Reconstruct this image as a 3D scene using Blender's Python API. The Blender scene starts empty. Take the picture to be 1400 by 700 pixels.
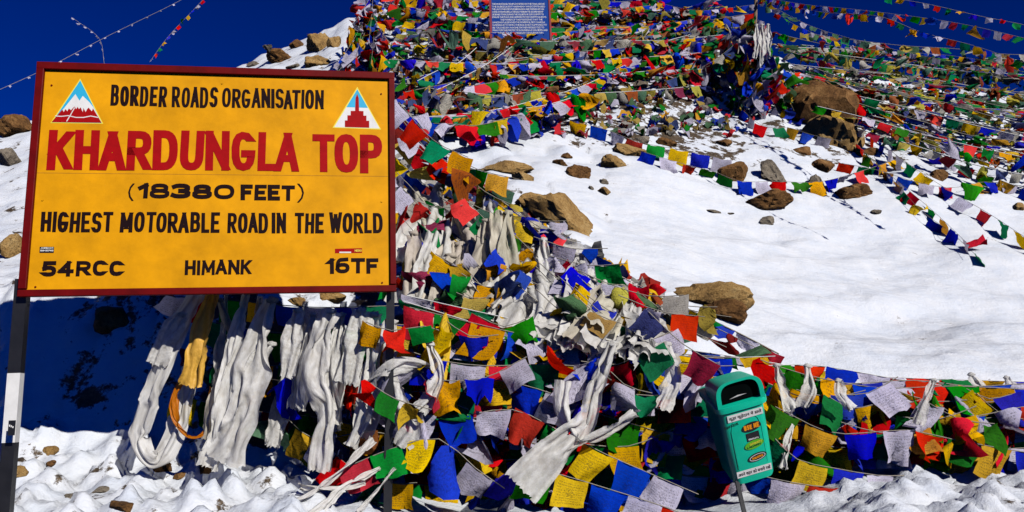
import bpy, math, random
import numpy as np
from mathutils import Vector, Matrix
from mathutils.noise import noise_vector
random.seed(7); rng = np.random.RandomState(7)
S = bpy.context.scene; COL = S.collection
R_ = math.radians
# ------------------------------------------------------------------ camera
PITCH = R_(7.6); FPX = 1050.0; EYE = Vector((0, 0, 1.6))
cam = bpy.data.cameras.new('camera'); camo = bpy.data.objects.new('camera', cam); COL.objects.link(camo)
camo.location = EYE; camo.rotation_euler = (R_(90) + PITCH, 0, 0)
cam.sensor_width = 36; cam.lens = 27.0; cam.clip_end = 6000; cam.clip_start = 0.05
S.camera = camo
FW = Vector((0, math.cos(PITCH), math.sin(PITCH))); UP = Vector((0, -math.sin(PITCH), math.cos(PITCH)))
def ray(px, py):
    return FW + Vector(((px - 700) / FPX, 0, 0)) + UP * ((350 - py) / FPX)
def at(px, py, Y):                       # world point seen at photo pixel (px, py), Y metres ahead
    d = ray(px, py); return EYE + d * (Y / d.y)
# ------------------------------------------------------------------ light
SUN = Vector((-0.74, 1.0, -0.77)).normalized()          # direction the light travels
sl = bpy.data.lights.new('sun', 'SUN'); sl.energy = 4.2; sl.angle = R_(0.5); sl.color = (1, 0.965, 0.9)
so = bpy.data.objects.new('sun', sl); COL.objects.link(so); so.rotation_euler = SUN.to_track_quat('-Z', 'Y').to_euler()
so.location = (4, -4, 9)
W = bpy.data.worlds.new('World'); S.world = W; W.use_nodes = True
wn = W.node_tree; wn.nodes.clear()
sky = wn.nodes.new('ShaderNodeTexSky'); sky.sky_type = 'NISHITA'; sky.sun_disc = False
sky.sun_elevation = math.asin(-SUN.z); sky.sun_rotation = math.atan2(-SUN.x, -SUN.y)
sky.altitude = 5600; sky.air_density = 0.75; sky.dust_density = 0.0; sky.ozone_density = 6.0
hs = wn.nodes.new('ShaderNodeHueSaturation'); hs.inputs['Saturation'].default_value = 1.5; hs.inputs['Hue'].default_value = 0.528
bg = wn.nodes.new('ShaderNodeBackground'); bg.inputs['Strength'].default_value = 0.065
wo = wn.nodes.new('ShaderNodeOutputWorld')
wn.links.new(sky.outputs[0], hs.inputs['Color']); wn.links.new(hs.outputs[0], bg.inputs[0]); wn.links.new(bg.outputs[0], wo.inputs[0])
S.view_settings.view_transform = 'Standard'; S.view_settings.look = 'None'; S.view_settings.exposure = 0.08; S.view_settings.gamma = 1
S.cycles.max_bounces = 6; S.cycles.transparent_max_bounces = 10; S.cycles.diffuse_bounces = 0; S.cycles.transmission_bounces = 3

# ------------------------------------------------------------------ object helpers
def tag(o, label=None, cat=None, group=None, kind=None):
    if label: o['label'] = label
    if cat: o['category'] = cat
    if group: o['group'] = group
    if kind: o['kind'] = kind
    return o
def empty(name, loc, label, cat, group=None):
    o = bpy.data.objects.new(name, None); COL.objects.link(o); o.location = loc; o.empty_display_size = 0.1
    return tag(o, label, cat, group)
def mesh(name, V, F, mat=None, uv=None, smooth=False):
    me = bpy.data.meshes.new(name); me.from_pydata([tuple(v) for v in V], [], F)
    if mat: me.materials.append(mat)
    if smooth: me.polygons.foreach_set('use_smooth', [True] * len(me.polygons))
    if uv is not None:
        l = me.uv_layers.new(name='UVMap'); vi = np.zeros(len(me.loops), dtype=np.int32); me.loops.foreach_get('vertex_index', vi)
        l.data.foreach_set('uv', np.asarray(uv, dtype=np.float32)[vi].ravel())
    me.update(); return me
def obj(name, me, parent=None, mat4=None):
    o = bpy.data.objects.new(name, me); COL.objects.link(o)
    if parent: o.parent = parent
    if mat4 is not None: o.matrix_local = mat4
    return o
class MB:
    def __init__(s): s.V = []; s.F = []
    def add(s, V, F):
        n = len(s.V); s.V += [Vector(v) for v in V]; s.F += [tuple(i + n for i in f) for f in F]; return s
    def box(s, c, x, y, z):             # centre and three half-axes
        c, x, y, z = map(Vector, (c, x, y, z))
        V = [c + a * x + b * y + d * z for d in (-1, 1) for b in (-1, 1) for a in (-1, 1)]
        return s.add(V, [(0, 2, 3, 1), (4, 5, 7, 6), (0, 1, 5, 4), (2, 6, 7, 3), (0, 4, 6, 2), (1, 3, 7, 5)])
    def tube(s, P, r, n=5):
        P = [Vector(p) for p in P]; m = len(P); base = len(s.V)
        for i, p in enumerate(P):
            t = (P[min(i + 1, m - 1)] - P[max(i - 1, 0)]).normalized()
            a = t.cross(Vector((0, 0, 1)) if abs(t.z) < .9 else Vector((1, 0, 0))).normalized(); b = t.cross(a)
            rr = r[i] if isinstance(r, (list, tuple)) else r
            for k in range(n): s.V.append(p + (a * math.cos(6.2832 * k / n) + b * math.sin(6.2832 * k / n)) * rr)
        for i in range(m - 1):
            for k in range(n):
                s.F.append((base + i * n + k, base + i * n + (k + 1) % n, base + (i + 1) * n + (k + 1) % n, base + (i + 1) * n + k))
        s.F.append(tuple(base + k for k in range(n))[::-1]); s.F.append(tuple(base + (m - 1) * n + k for k in range(n)))
        return s
    def build(s, name, mat, parent=None, smooth=False):
        o = obj(name, mesh(name, s.V, s.F, mat, smooth=smooth), parent); return o
def spline(P, step=0.08):
    P = [Vector(p) for p in P]
    if len(P) == 2: P = [P[0], (P[0] + P[1]) / 2, P[1]]
    Q = [P[0] * 2 - P[1]] + P + [P[-1] * 2 - P[-2]]; out = []
    for i in range(1, len(Q) - 2):
        a, b, c, d = Q[i - 1:i + 3]; n = max(2, int((c - b).length / step))
        for k in range(n):
            t = k / n
            out.append(0.5 * ((2 * b) + (c - a) * t + (2 * a - 5 * b + 4 * c - d) * t * t + (3 * b - a - 3 * c + d) * t ** 3))
    out.append(P[-1]); return out

# ------------------------------------------------------------------ material helpers
def new_mat(name):
    m = bpy.data.materials.new(name); m.use_nodes = True; nt = m.node_tree; nt.nodes.clear()
    out = nt.nodes.new('ShaderNodeOutputMaterial'); return m, nt, out
def N(nt, t, **kw):
    n = nt.nodes.new('ShaderNode' + t)
    for k, v in kw.items():
        if k.startswith('i_'):
            key = k[2:].replace('_', ' '); n.inputs[int(key) if key.isdigit() else key].default_value = v
        else: setattr(n, k, v)
    return n
def ramp(nt, stops):
    r = nt.nodes.new('ShaderNodeValToRGB'); e = r.color_ramp.elements
    while len(e) < len(stops): e.new(0.5)
    for k, (p, c) in enumerate(stops): e[k].position = p; e[k].color = (*c, 1) if len(c) == 3 else c
    return r
def paint(name, col, rough=0.5, var=0.12, scale=8, bump=0.15, wear=None, spec=0.4):
    m, nt, out = new_mat(name); L = nt.links.new
    b = N(nt, 'BsdfPrincipled', i_Roughness=rough); b.inputs['Specular IOR Level'].default_value = spec
    tc = N(nt, 'TexCoord'); n1 = N(nt, 'TexNoise', i_Scale=scale, i_Detail=6.0, i_Roughness=0.65); L(tc.outputs['Object'], n1.inputs['Vector'])
    lo = tuple(c * (1 - var) for c in col); hi = tuple(min(1, c * (1 + var)) for c in col)
    r = ramp(nt, [(0.3, lo), (0.7, hi)]); L(n1.outputs['Fac'], r.inputs[0]); last = r.outputs[0]
    if wear:
        n2 = N(nt, 'TexNoise', i_Scale=scale * 5, i_Detail=8.0, i_Roughness=0.8); L(tc.outputs['Object'], n2.inputs['Vector'])
        r2 = ramp(nt, [(0.66, (0, 0, 0)), (0.70, (1, 1, 1))]); L(n2.outputs['Fac'], r2.inputs[0])
        mx = N(nt, 'Mix', data_type='RGBA'); L(r2.outputs[0], mx.inputs[0]); L(last, mx.inputs[6]); mx.inputs[7].default_value = (*wear, 1); last = mx.outputs[2]
    L(last, b.inputs['Base Color'])
    bp = N(nt, 'Bump', i_Strength=bump, i_Distance=0.01); L(n1.outputs['Fac'], bp.inputs['Height']); L(bp.outputs[0], b.inputs['Normal'])
    L(b.outputs[0], out.inputs[0]); return m
def cloth_mat(name, col, printed=True, trans=0.35, ink=(0.02, 0.02, 0.03), sat_var=0.10, rough=0.85, inkf=0.5, gauze=0, vmin=.72, vmax=1.15):
    m, nt, out = new_mat(name); L = nt.links.new
    oi = N(nt, 'ObjectInfo'); hsv = N(nt, 'HueSaturation'); hsv.inputs['Color'].default_value = (*col, 1)
    mr = N(nt, 'MapRange', i_3=0.48, i_4=0.52); mr.inputs[3].default_value = 0.5 - sat_var * .12; mr.inputs[4].default_value = 0.5 + sat_var * .12
    L(oi.outputs['Random'], mr.inputs[0]); L(mr.outputs[0], hsv.inputs['Hue'])
    m2 = N(nt, 'Math', operation='MULTIPLY', i_1=7.31); L(oi.outputs['Random'], m2.inputs[0])
    m3 = N(nt, 'Math', operation='FRACT'); L(m2.outputs[0], m3.inputs[0])
    mv = N(nt, 'MapRange'); mv.inputs[3].default_value = vmin; mv.inputs[4].default_value = vmax; L(m3.outputs[0], mv.inputs[0]); L(mv.outputs[0], hsv.inputs['Value'])
    m4 = N(nt, 'Math', operation='MULTIPLY', i_1=3.77); L(oi.outputs['Random'], m4.inputs[0])
    m5 = N(nt, 'Math', operation='FRACT'); L(m4.outputs[0], m5.inputs[0])
    ms = N(nt, 'MapRange'); ms.inputs[3].default_value = 0.95; ms.inputs[4].default_value = 1.05; L(m5.outputs[0], ms.inputs[0]); L(ms.outputs[0], hsv.inputs['Saturation'])
    last = hsv.outputs[0]
    tc = N(nt, 'TexCoord')
    if printed:
        uv = tc.outputs['UV']; sx = N(nt, 'SeparateXYZ'); L(uv, sx.inputs[0])
        w = N(nt, 'TexWave', wave_type='BANDS', bands_direction='Y', i_Scale=3.6, i_Distortion=0.15); w.wave_profile = 'SIN'
        L(uv, w.inputs['Vector'])
        mp = N(nt, 'Mapping'); mp.inputs['Scale'].default_value = (46, 16, 1); L(uv, mp.inputs[0])
        add = N(nt, 'VectorMath', operation='ADD'); L(mp.outputs[0], add.inputs[0]); L(oi.outputs['Location'], add.inputs[1])
        nz = N(nt, 'TexNoise', i_Scale=1.0, i_Detail=2.0); L(add.outputs[0], nz.inputs['Vector'])
        g1 = N(nt, 'Math', operation='GREATER_THAN', i_1=0.52); L(nz.outputs['Fac'], g1.inputs[0])
        g2 = N(nt, 'Math', operation='GREATER_THAN', i_1=0.42); L(w.outputs['Fac'], g2.inputs[0])
        a = N(nt, 'Math', operation='MULTIPLY'); L(g1.outputs[0], a.inputs[0]); L(g2.outputs[0], a.inputs[1])
        # margins and a centre emblem block
        def box(x0, x1, y0, y1):
            last = None
            for s_, op, v in ((0, 'GREATER_THAN', x0), (0, 'LESS_THAN', x1), (1, 'GREATER_THAN', y0), (1, 'LESS_THAN', y1)):
                q = N(nt, 'Math', operation=op, i_1=v); L(sx.outputs[s_], q.inputs[0])
                if last is None: last = q
                else:
                    z = N(nt, 'Math', operation='MULTIPLY'); L(last.outputs[0], z.inputs[0]); L(q.outputs[0], z.inputs[1]); last = z
            return last
        fr = box(.1, .9, .1, .86); b2 = N(nt, 'Math', operation='MULTIPLY'); L(fr.outputs[0], b2.inputs[0]); L(a.outputs[0], b2.inputs[1])
        em = box(.38, .62, .36, .64); n3 = N(nt, 'TexNoise', i_Scale=18.0, i_Detail=1.0); L(uv, n3.inputs['Vector'])
        g3 = N(nt, 'Math', operation='GREATER_THAN', i_1=0.5); L(n3.outputs['Fac'], g3.inputs[0])
        mm = N(nt, 'Mix', data_type='FLOAT'); L(em.outputs[0], mm.inputs[0]); L(b2.outputs[0], mm.inputs[2]); L(g3.outputs[0], mm.inputs[3])
        am = N(nt, 'Math', operation='MULTIPLY', i_1=inkf); L(mm.outputs[0], am.inputs[0])
        mx = N(nt, 'Mix', data_type='RGBA'); L(am.outputs[0], mx.inputs[0]); L(last, mx.inputs[6]); mx.inputs[7].default_value = (*ink, 1); last = mx.outputs[2]
    nn = N(nt, 'TexNoise', i_Scale=9.0 if printed else 1.0, i_Detail=5.0, i_Roughness=.6)
    if printed: L(tc.outputs['Object'], nn.inputs['Vector'])
    else:
        m7 = N(nt, 'Mapping'); m7.inputs['Scale'].default_value = (7, 4.5, 1); L(tc.outputs['UV'], m7.inputs[0]); a7 = N(nt, 'VectorMath', operation='ADD'); L(m7.outputs[0], a7.inputs[0]); L(oi.outputs['Location'], a7.inputs[1]); L(a7.outputs[0], nn.inputs['Vector'])
    rr = ramp(nt, [(0.3, (.82, .80, .77) if printed else (.84, .81, .76)), (0.6, (1, 1, 1))]); L(nn.outputs['Fac'], rr.inputs[0])
    mu = N(nt, 'Mix', data_type='RGBA', blend_type='MULTIPLY', i_0=1.0); L(last, mu.inputs[6]); L(rr.outputs[0], mu.inputs[7]); last = mu.outputs[2]
    b = N(nt, 'BsdfPrincipled', i_Roughness=rough); b.inputs['Specular IOR Level'].default_value = 0.08 if rough > .6 else 0.4
    L(last, b.inputs['Base Color'])
    bp = N(nt, 'Bump', i_Strength=0.35 if printed else .55, i_Distance=0.02); L(nn.outputs['Fac'], bp.inputs['Height']); L(bp.outputs[0], b.inputs['Normal'])
    tr = N(nt, 'BsdfTranslucent'); L(last, tr.inputs[0]); mix = N(nt, 'MixShader', i_0=trans)
    L(b.outputs[0], mix.inputs[1]); L(tr.outputs[0], mix.inputs[2]); res = mix
    if gauze:
        tp_ = N(nt, 'BsdfTransparent'); g9 = N(nt, 'MapRange'); g9.inputs[1].default_value = .35; g9.inputs[2].default_value = .7; g9.inputs[3].default_value = gauze * 1.7; g9.inputs[4].default_value = gauze * .4
        L(nn.outputs['Fac'], g9.inputs[0]); res = N(nt, 'MixShader'); L(g9.outputs[0], res.inputs[0]); L(mix.outputs[0], res.inputs[1]); L(tp_.outputs[0], res.inputs[2])
    L(res.outputs[0], out.inputs[0]); return m
BLUE = cloth_mat('blue_cloth', (0.006, 0.034, 0.68), inkf=.3); WHITE = cloth_mat('white_cloth', (0.72, 0.68, 0.85), sat_var=.05, inkf=.45)
RED = cloth_mat('red_cloth', (0.88, 0.006, 0.005), sat_var=.06, inkf=.2); GREEN = cloth_mat('green_cloth', (0.003, 0.28, 0.045), sat_var=.4, inkf=.3)
YELLOW = cloth_mat('yellow_cloth', (0.98, 0.53, 0.003), sat_var=.2)
FIVE = [BLUE, WHITE, RED, GREEN, YELLOW]
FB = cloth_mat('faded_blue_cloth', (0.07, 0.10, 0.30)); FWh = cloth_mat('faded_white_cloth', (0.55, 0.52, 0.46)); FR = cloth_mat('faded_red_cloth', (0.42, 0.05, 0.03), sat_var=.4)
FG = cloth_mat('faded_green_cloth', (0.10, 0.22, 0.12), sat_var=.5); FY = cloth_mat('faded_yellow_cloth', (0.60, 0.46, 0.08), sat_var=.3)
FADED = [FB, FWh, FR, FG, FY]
SILK = cloth_mat('white_silk', (0.98, 0.96, 0.91), printed=False, trans=0.28, rough=0.5, sat_var=.1, vmin=.86, vmax=1.0, gauze=.13)
CREAM = cloth_mat('cream_silk', (0.84, 0.76, 0.62), printed=False, trans=0.3, rough=0.6, sat_var=.2, vmin=.75, vmax=1.0, gauze=.06)
SILKY = cloth_mat('yellow_silk', (0.85, 0.50, 0.08), printed=False, trans=0.3, rough=0.4, sat_var=.2)
SILKO = cloth_mat('orange_silk', (0.80, 0.24, 0.01), printed=False, trans=0.35, rough=0.35, sat_var=.1)
CORD = paint('cord', (0.30, 0.27, 0.22), 0.9, 0.3, 40); WCORD = paint('white_cord', (0.7, 0.7, 0.68), 0.8, 0.2, 40)

# ------------------------------------------------------------------ terrain
def vnoise(x, y, seed=0):
    xi = np.floor(x).astype(np.int64); yi = np.floor(y).astype(np.int64); xf = x - xi; yf = y - yi
    u = xf * xf * (3 - 2 * xf); v = yf * yf * (3 - 2 * yf)
    def h(a, b):
        n = (a * 374761393 + b * 668265263 + seed * 974634777) & 0xffffffff
        n = ((n ^ (n >> 13)) * 1274126177) & 0xffffffff
        return ((n ^ (n >> 16)) & 0xffff) / 65535.0
    return (h(xi, yi) * (1 - u) + h(xi + 1, yi) * u) * (1 - v) + (h(xi, yi + 1) * (1 - u) + h(xi + 1, yi + 1) * u) * v
def fbm(x, y, o=4, seed=0):
    s = 0; a = 1; t = 0
    for k in range(o): s = s + a * vnoise(x, y, seed + k * 17); t += a; a *= .5; x = x * 2.03 + 5.1; y = y * 2.03 + 1.7
    return s / t - .5
def worley(x, y, seed=0):
    xi = np.floor(x).astype(np.int64); yi = np.floor(y).astype(np.int64); best = np.full(x.shape, 9.0); idv = np.zeros(x.shape)
    def h(a, b, s):
        n = (a * 374761393 + b * 668265263 + (seed + s) * 974634777) & 0xffffffff
        n = ((n ^ (n >> 13)) * 1274126177) & 0xffffffff
        return ((n ^ (n >> 16)) & 0xffff) / 65535.0
    for i in (-1, 0, 1):
        for j in (-1, 0, 1):
            a = xi + i; b = yi + j; dx = a + h(a, b, 1) - x; dy = b + h(a, b, 2) - y; d = dx * dx + dy * dy
            m = d < best; best = np.where(m, d, best); idv = np.where(m, h(a, b, 3), idv)
    return np.sqrt(best), idv
# ground profiles: for each bearing, (distance ahead, photo row the surface is seen at)
PROF = {
 -500: [(4.4,760),(6,650),(8,480),(10,390),(13,290),(16,230)],
 0:    [(4.4,760),(5.0,700),(5.7,640),(6.3,585),(6.7,470),(6.95,398),(9,350),(12,275),(15,200),(17,166)],
 200:  [(4.4,760),(5.0,705),(5.8,655),(6.3,610),(6.65,480),(6.9,396),(8.5,360),(12,270),(16,160),(20,112)],
 330:  [(4.4,760),(5.0,705),(5.8,665),(6.4,620),(6.7,490),(6.95,396),(8.5,360),(12,250),(16,150),(21,84)],
 400:  [(4.4,760),(5.0,710),(5.7,670),(6.4,625),(6.75,500),(6.98,398),(8.5,360),(12,230),(16,125),(21,54)],
 480:  [(4.4,765),(5.0,715),(5.7,680),(6.5,620),(7.0,500),(7.6,405),(12,215),(16,110),(21,16)],
 560:  [(4.4,765),(5.0,720),(5.8,690),(6.5,620),(7.0,480),(7.6,400),(11,245),(16,100),(22,-14)],
 640:  [(4.4,765),(5.0,720),(5.9,695),(6.5,620),(7.0,470),(7.7,385),(9,315),(11,240),(14,150),(18,50),(22,-16)],
 760:  [(4.4,765),(5.0,720),(5.9,695),(6.5,620),(7.0,480),(7.7,390),(9,315),(11,235),(13,185),(15,135),(18,62),(21,-4)],
 900:  [(4.4,765),(5.0,720),(5.9,692),(6.5,620),(7.0,500),(7.6,430),(9,352),(11,272),(13,205),(15,150),(18,72),(20,19)],
 1040: [(4.2,765),(5.0,715),(5.8,680),(6.4,620),(7.0,530),(7.4,485),(9,405),(11,312),(13,234),(15,165),(16.5,120),(18,62)],
 1200: [(4.2,760),(4.8,705),(5.4,658),(6.0,637),(6.5,600),(7.1,515),(9,430),(11,335),(13,250),(15,180),(17,97)],
 1400: [(4.2,750),(4.8,695),(5.4,650),(6.0,628),(6.5,600),(7.1,522),(9,440),(11,350),(13,270),(15,205),(18,124)],
 1900: [(4.2,750),(5.0,690),(6.0,640),(7.1,540),(9,470),(12,370),(18,220)],
}
YT = np.arange(0, 61, 0.1); keys = sorted(PROF); rows = []
for k in keys:
    P = PROF[k]; ys = [0, 2.6, 3.5]; zs = [0, 0.0, 0.12]
    for Y, py in P: ys.append(Y); zs.append(at(k, py, Y).z)
    yr, zr = ys[-1], zs[-1]
    ys += [yr + 3, yr + 10, 45, 61]; zs += [zr - 1.2, zr - 6, -8, -14]
    rows.append(np.interp(YT, ys, zs))
rows = np.array(rows); PXT = np.arange(-500, 1901, 20.0)
tab = np.array([[np.interp(p, keys, rows[:, j]) for j in range(len(YT))] for p in PXT])
def blur(a, n, ax):
    k = np.ones(2 * n + 1) / (2 * n + 1); pad = [(0, 0), (0, 0)]; pad[ax] = (n, n); b = np.pad(a, pad, mode='edge')
    return np.apply_along_axis(lambda v: np.convolve(v, k, 'valid'), ax, b)
tab = blur(blur(tab, 2, 1), 2, 0); tab = blur(blur(tab, 1, 1), 1, 0)
def Hbase(X, Y):
    Yc = np.maximum(Y, 0.05); px = np.clip(700 + FPX * math.cos(PITCH) * X / np.maximum(Yc, 2.0), -500, 1899.9)
    a = (px + 500) / 20; b = np.clip(Yc / 0.1, 0, len(YT) - 1.001); i = a.astype(int); j = b.astype(int); i = np.minimum(i, len(PXT) - 2); u = a - i; v = b - j
    return (tab[i, j] * (1 - u) + tab[i + 1, j] * u) * (1 - v) + (tab[i, j + 1] * (1 - u) + tab[i + 1, j + 1] * u) * v
def sstep(a, b, x): t = np.clip((x - a) / (b - a), 0, 1); return t * t * (3 - 2 * t)
def HH(X, Y):
    X = np.asarray(X, float); Y = np.asarray(Y, float); z = Hbase(X, Y); far = sstep(3.0, 4.5, Y)
    px = 700 + FPX * X / np.maximum(Y, 2.0)
    open_snow = sstep(780, 950, px) * sstep(6.9, 7.6, Y)
    z = z + far * fbm(X * .9, Y * .9, 4, 3) * .22 * (1 - .5 * open_snow)
    # wind crust on the open slope
    z = z + open_snow * (fbm(X * 2.6 + Y * .9, Y * 5.5 - X * 1.2, 4, 41) * .06 + fbm(X * .8 - Y * .5, Y * 1.3, 2, 47) * .30 + fbm(X * 7, Y * 9, 3, 61) * .018 - .05 * np.clip(.35 - worley(X * 1.9, Y * 1.9, 51)[0], 0, 1) * (worley(X * 1.9, Y * 1.9, 51)[1] > .6))
    # broken clods at the foot of the bank
    rough = np.clip(sstep(560, 420, px) * sstep(8.5, 6.8, Y) + sstep(1040, 1120, px) * sstep(6.3, 5.9, Y) + .25 * sstep(700, 400, px) + .9 * sstep(520, 460, px) * sstep(6.1, 6.4, Y) * sstep(7.4, 7.1, Y), 0, 1.3) * sstep(3.4, 4.4, Y)
    d1, i1 = worley(X * 3.6 + Y * 1.4, Y * 3.2 - X * 1.2, 5); d2, i2 = worley(X * 9 + Y * 3, Y * 8 - X * 3, 9)
    z = z + rough * ((.62 - d1) * .17 * (.3 + i1) + (.6 - d2) * .07 * (.2 + i2) + (.55 - worley(X * 21 + Y * 5, Y * 18 - X * 4, 23)[0]) * .022)
    # debris field on the upper hillside
    up = sstep(7.6, 9.5, Y) * (1 - open_snow) + sstep(12.5, 14.5, Y) * open_snow
    d3, i3 = worley(X * 1.6, Y * 1.6, 15)
    z = z + np.clip(up, 0, 1) * (.55 - d3) * .28 * i3
    return z
def hz(x, y): return float(HH(np.array([x]), np.array([y]))[0])
MARCH = np.arange(4.0, 26, 0.04)
def ground(px, py):
    d = ray(px, py); X = d.x / d.y * MARCH; Z = EYE.z + d.z / d.y * MARCH
    k = np.nonzero(Z <= HH(X, MARCH))[0]
    Y = MARCH[k[0]] if len(k) else 19.0
    return Vector((d.x / d.y * Y, Y, EYE.z + d.z / d.y * Y))

def snow_material():
    m, nt, out = new_mat('snow'); L = nt.links.new
    geo = N(nt, 'NewGeometry'); at_ = N(nt, 'Attribute', attribute_name='bare_shade'); b = N(nt, 'BsdfPrincipled')
    n1 = N(nt, 'TexNoise', i_Scale=3.0, i_Detail=9.0, i_Roughness=0.7); L(geo.outputs['Position'], n1.inputs['Vector'])
    n2 = N(nt, 'TexNoise', i_Scale=26.0, i_Detail=6.0, i_Roughness=0.7); L(geo.outputs['Position'], n2.inputs['Vector'])
    mp = N(nt, 'Mapping'); mp.inputs['Scale'].default_value = (2.6, 6.0, 5.0); mp.inputs['Rotation'].default_value = (0, 0, .35); L(geo.outputs['Position'], mp.inputs[0])
    n3 = N(nt, 'TexNoise', i_Scale=1.0, i_Detail=4.0, i_Roughness=0.55); L(mp.outputs[0], n3.inputs['Vector'])
    # dirty specks and gravel, also laid over snow to deepen the shade below the sign
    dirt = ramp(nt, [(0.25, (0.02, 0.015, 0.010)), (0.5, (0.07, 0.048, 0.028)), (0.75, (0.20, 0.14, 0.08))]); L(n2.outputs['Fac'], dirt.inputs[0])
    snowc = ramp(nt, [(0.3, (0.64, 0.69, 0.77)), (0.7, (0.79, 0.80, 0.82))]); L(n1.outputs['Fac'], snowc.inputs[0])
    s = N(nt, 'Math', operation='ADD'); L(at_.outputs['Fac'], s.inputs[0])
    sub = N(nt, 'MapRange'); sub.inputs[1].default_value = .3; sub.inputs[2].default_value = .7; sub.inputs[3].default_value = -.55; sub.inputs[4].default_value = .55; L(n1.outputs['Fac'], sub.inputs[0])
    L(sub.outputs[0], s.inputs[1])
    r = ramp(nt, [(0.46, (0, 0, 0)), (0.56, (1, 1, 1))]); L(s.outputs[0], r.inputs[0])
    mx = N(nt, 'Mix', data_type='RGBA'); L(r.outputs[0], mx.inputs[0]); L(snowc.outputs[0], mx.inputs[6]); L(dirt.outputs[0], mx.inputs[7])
    L(mx.outputs[2], b.inputs['Base Color']); b.inputs['Roughness'].default_value = .6; b.inputs['Specular IOR Level'].default_value = .35
    a1 = N(nt, 'Math', operation='MULTIPLY_ADD', i_1=0.35); L(n2.outputs['Fac'], a1.inputs[0]); L(n3.outputs['Fac'], a1.inputs[2])
    bp = N(nt, 'Bump', i_Strength=0.55, i_Distance=0.065); L(a1.outputs[0], bp.inputs['Height']); L(bp.outputs[0], b.inputs['Normal'])
    L(b.outputs[0], out.inputs[0]); return m
SNOW = snow_material()
def axis(segs):
    out = [segs[0][0]]
    for a, b, s in segs:
        n = max(1, int(round((b - a) / s))); out += [a + (b - a) * (k + 1) / n for k in range(n)]
    return np.array(out)
xs = axis([(-60, -16, 2), (-16, -5.5, .14), (-5.5, 5.5, .036), (5.5, 15, .09), (15, 60, 2)])
ys = axis([(-30, 2, 2), (2, 3.6, .2), (3.6, 7.8, .032), (7.8, 13, .055), (13, 23, .1), (23, 60, 1.5)])
GX, GY = np.meshgrid(xs, ys); GZ = HH(GX, GY)
nx, ny = len(xs), len(ys)
me = bpy.data.meshes.new('snow_slope'); co = np.stack([GX, GY, GZ], -1).reshape(-1, 3)
idx = np.arange(nx * ny).reshape(ny, nx); q = np.stack([idx[:-1, :-1], idx[:-1, 1:], idx[1:, 1:], idx[1:, :-1]], -1).reshape(-1, 4)
me.vertices.add(len(co)); me.vertices.foreach_set('co', co.ravel().astype(np.float32)); me.loops.add(q.size); me.loops.foreach_set('vertex_index', q.ravel().astype(np.int32))
me.polygons.add(len(q)); me.polygons.foreach_set('loop_start', np.arange(0, q.size, 4, dtype=np.int32)); me.update()
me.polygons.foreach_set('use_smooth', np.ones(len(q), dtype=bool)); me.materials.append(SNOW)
PXg = 700 + FPX * GX / np.maximum(GY, 2)
bare_shade = np.zeros_like(GX)
bare_shade = np.maximum(bare_shade, .75 * sstep(5.9, 6.2, GY) * sstep(7.0, 6.7, GY) * sstep(420, 520, PXg))          # the bank under the flags
bare_shade = np.maximum(bare_shade, .62 * sstep(6.9, 7.2, GY) * sstep(11, 9, GY) * sstep(430, 520, PXg) * sstep(800, 640, PXg))
bare_shade = np.maximum(bare_shade, .52 * sstep(12.2, 13.5, GY) * sstep(450, 520, PXg) * sstep(1150, 950, PXg))
bare_shade = np.maximum(bare_shade, .40 * sstep(12.5, 14, GY) * sstep(900, 1100, PXg))
bare_shade = np.maximum(bare_shade, .78 * sstep(6.2, 6.4, GY) * sstep(7.2, 6.9, GY) * sstep(210, 330, PXg) * sstep(620, 560, PXg)); bare_shade = np.maximum(bare_shade, .22 * sstep(1000, 200, PXg)); bare_shade = np.maximum(bare_shade, .43 * sstep(6.2, 6.5, GY) * sstep(7.6, 7.2, GY) * sstep(0, 160, PXg) * sstep(560, 480, PXg))  # grit, plus dark ground painted in to deepen the sign's shadow and behind scarves
bare_shade = np.maximum(bare_shade, .18 * sstep(4.2, 4.6, GY) * sstep(1050, 1150, PXg) * sstep(6, 5.6, GY))
bare_shade = np.maximum(bare_shade, .9 * sstep(3.7, 3.3, GY))
atr = me.attributes.new('bare_shade', 'FLOAT', 'POINT'); atr.data.foreach_set('value', bare_shade.ravel().astype(np.float32)); me.update()
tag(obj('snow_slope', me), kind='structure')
far = MB().add([(-3000, -3000, -15), (3000, -3000, -15), (3000, 3000, -15), (-3000, 3000, -15)], [(0, 1, 2, 3)]).build('ground', paint('valley', (.3, .28, .27), .9)); tag(far, kind='structure')

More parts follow.
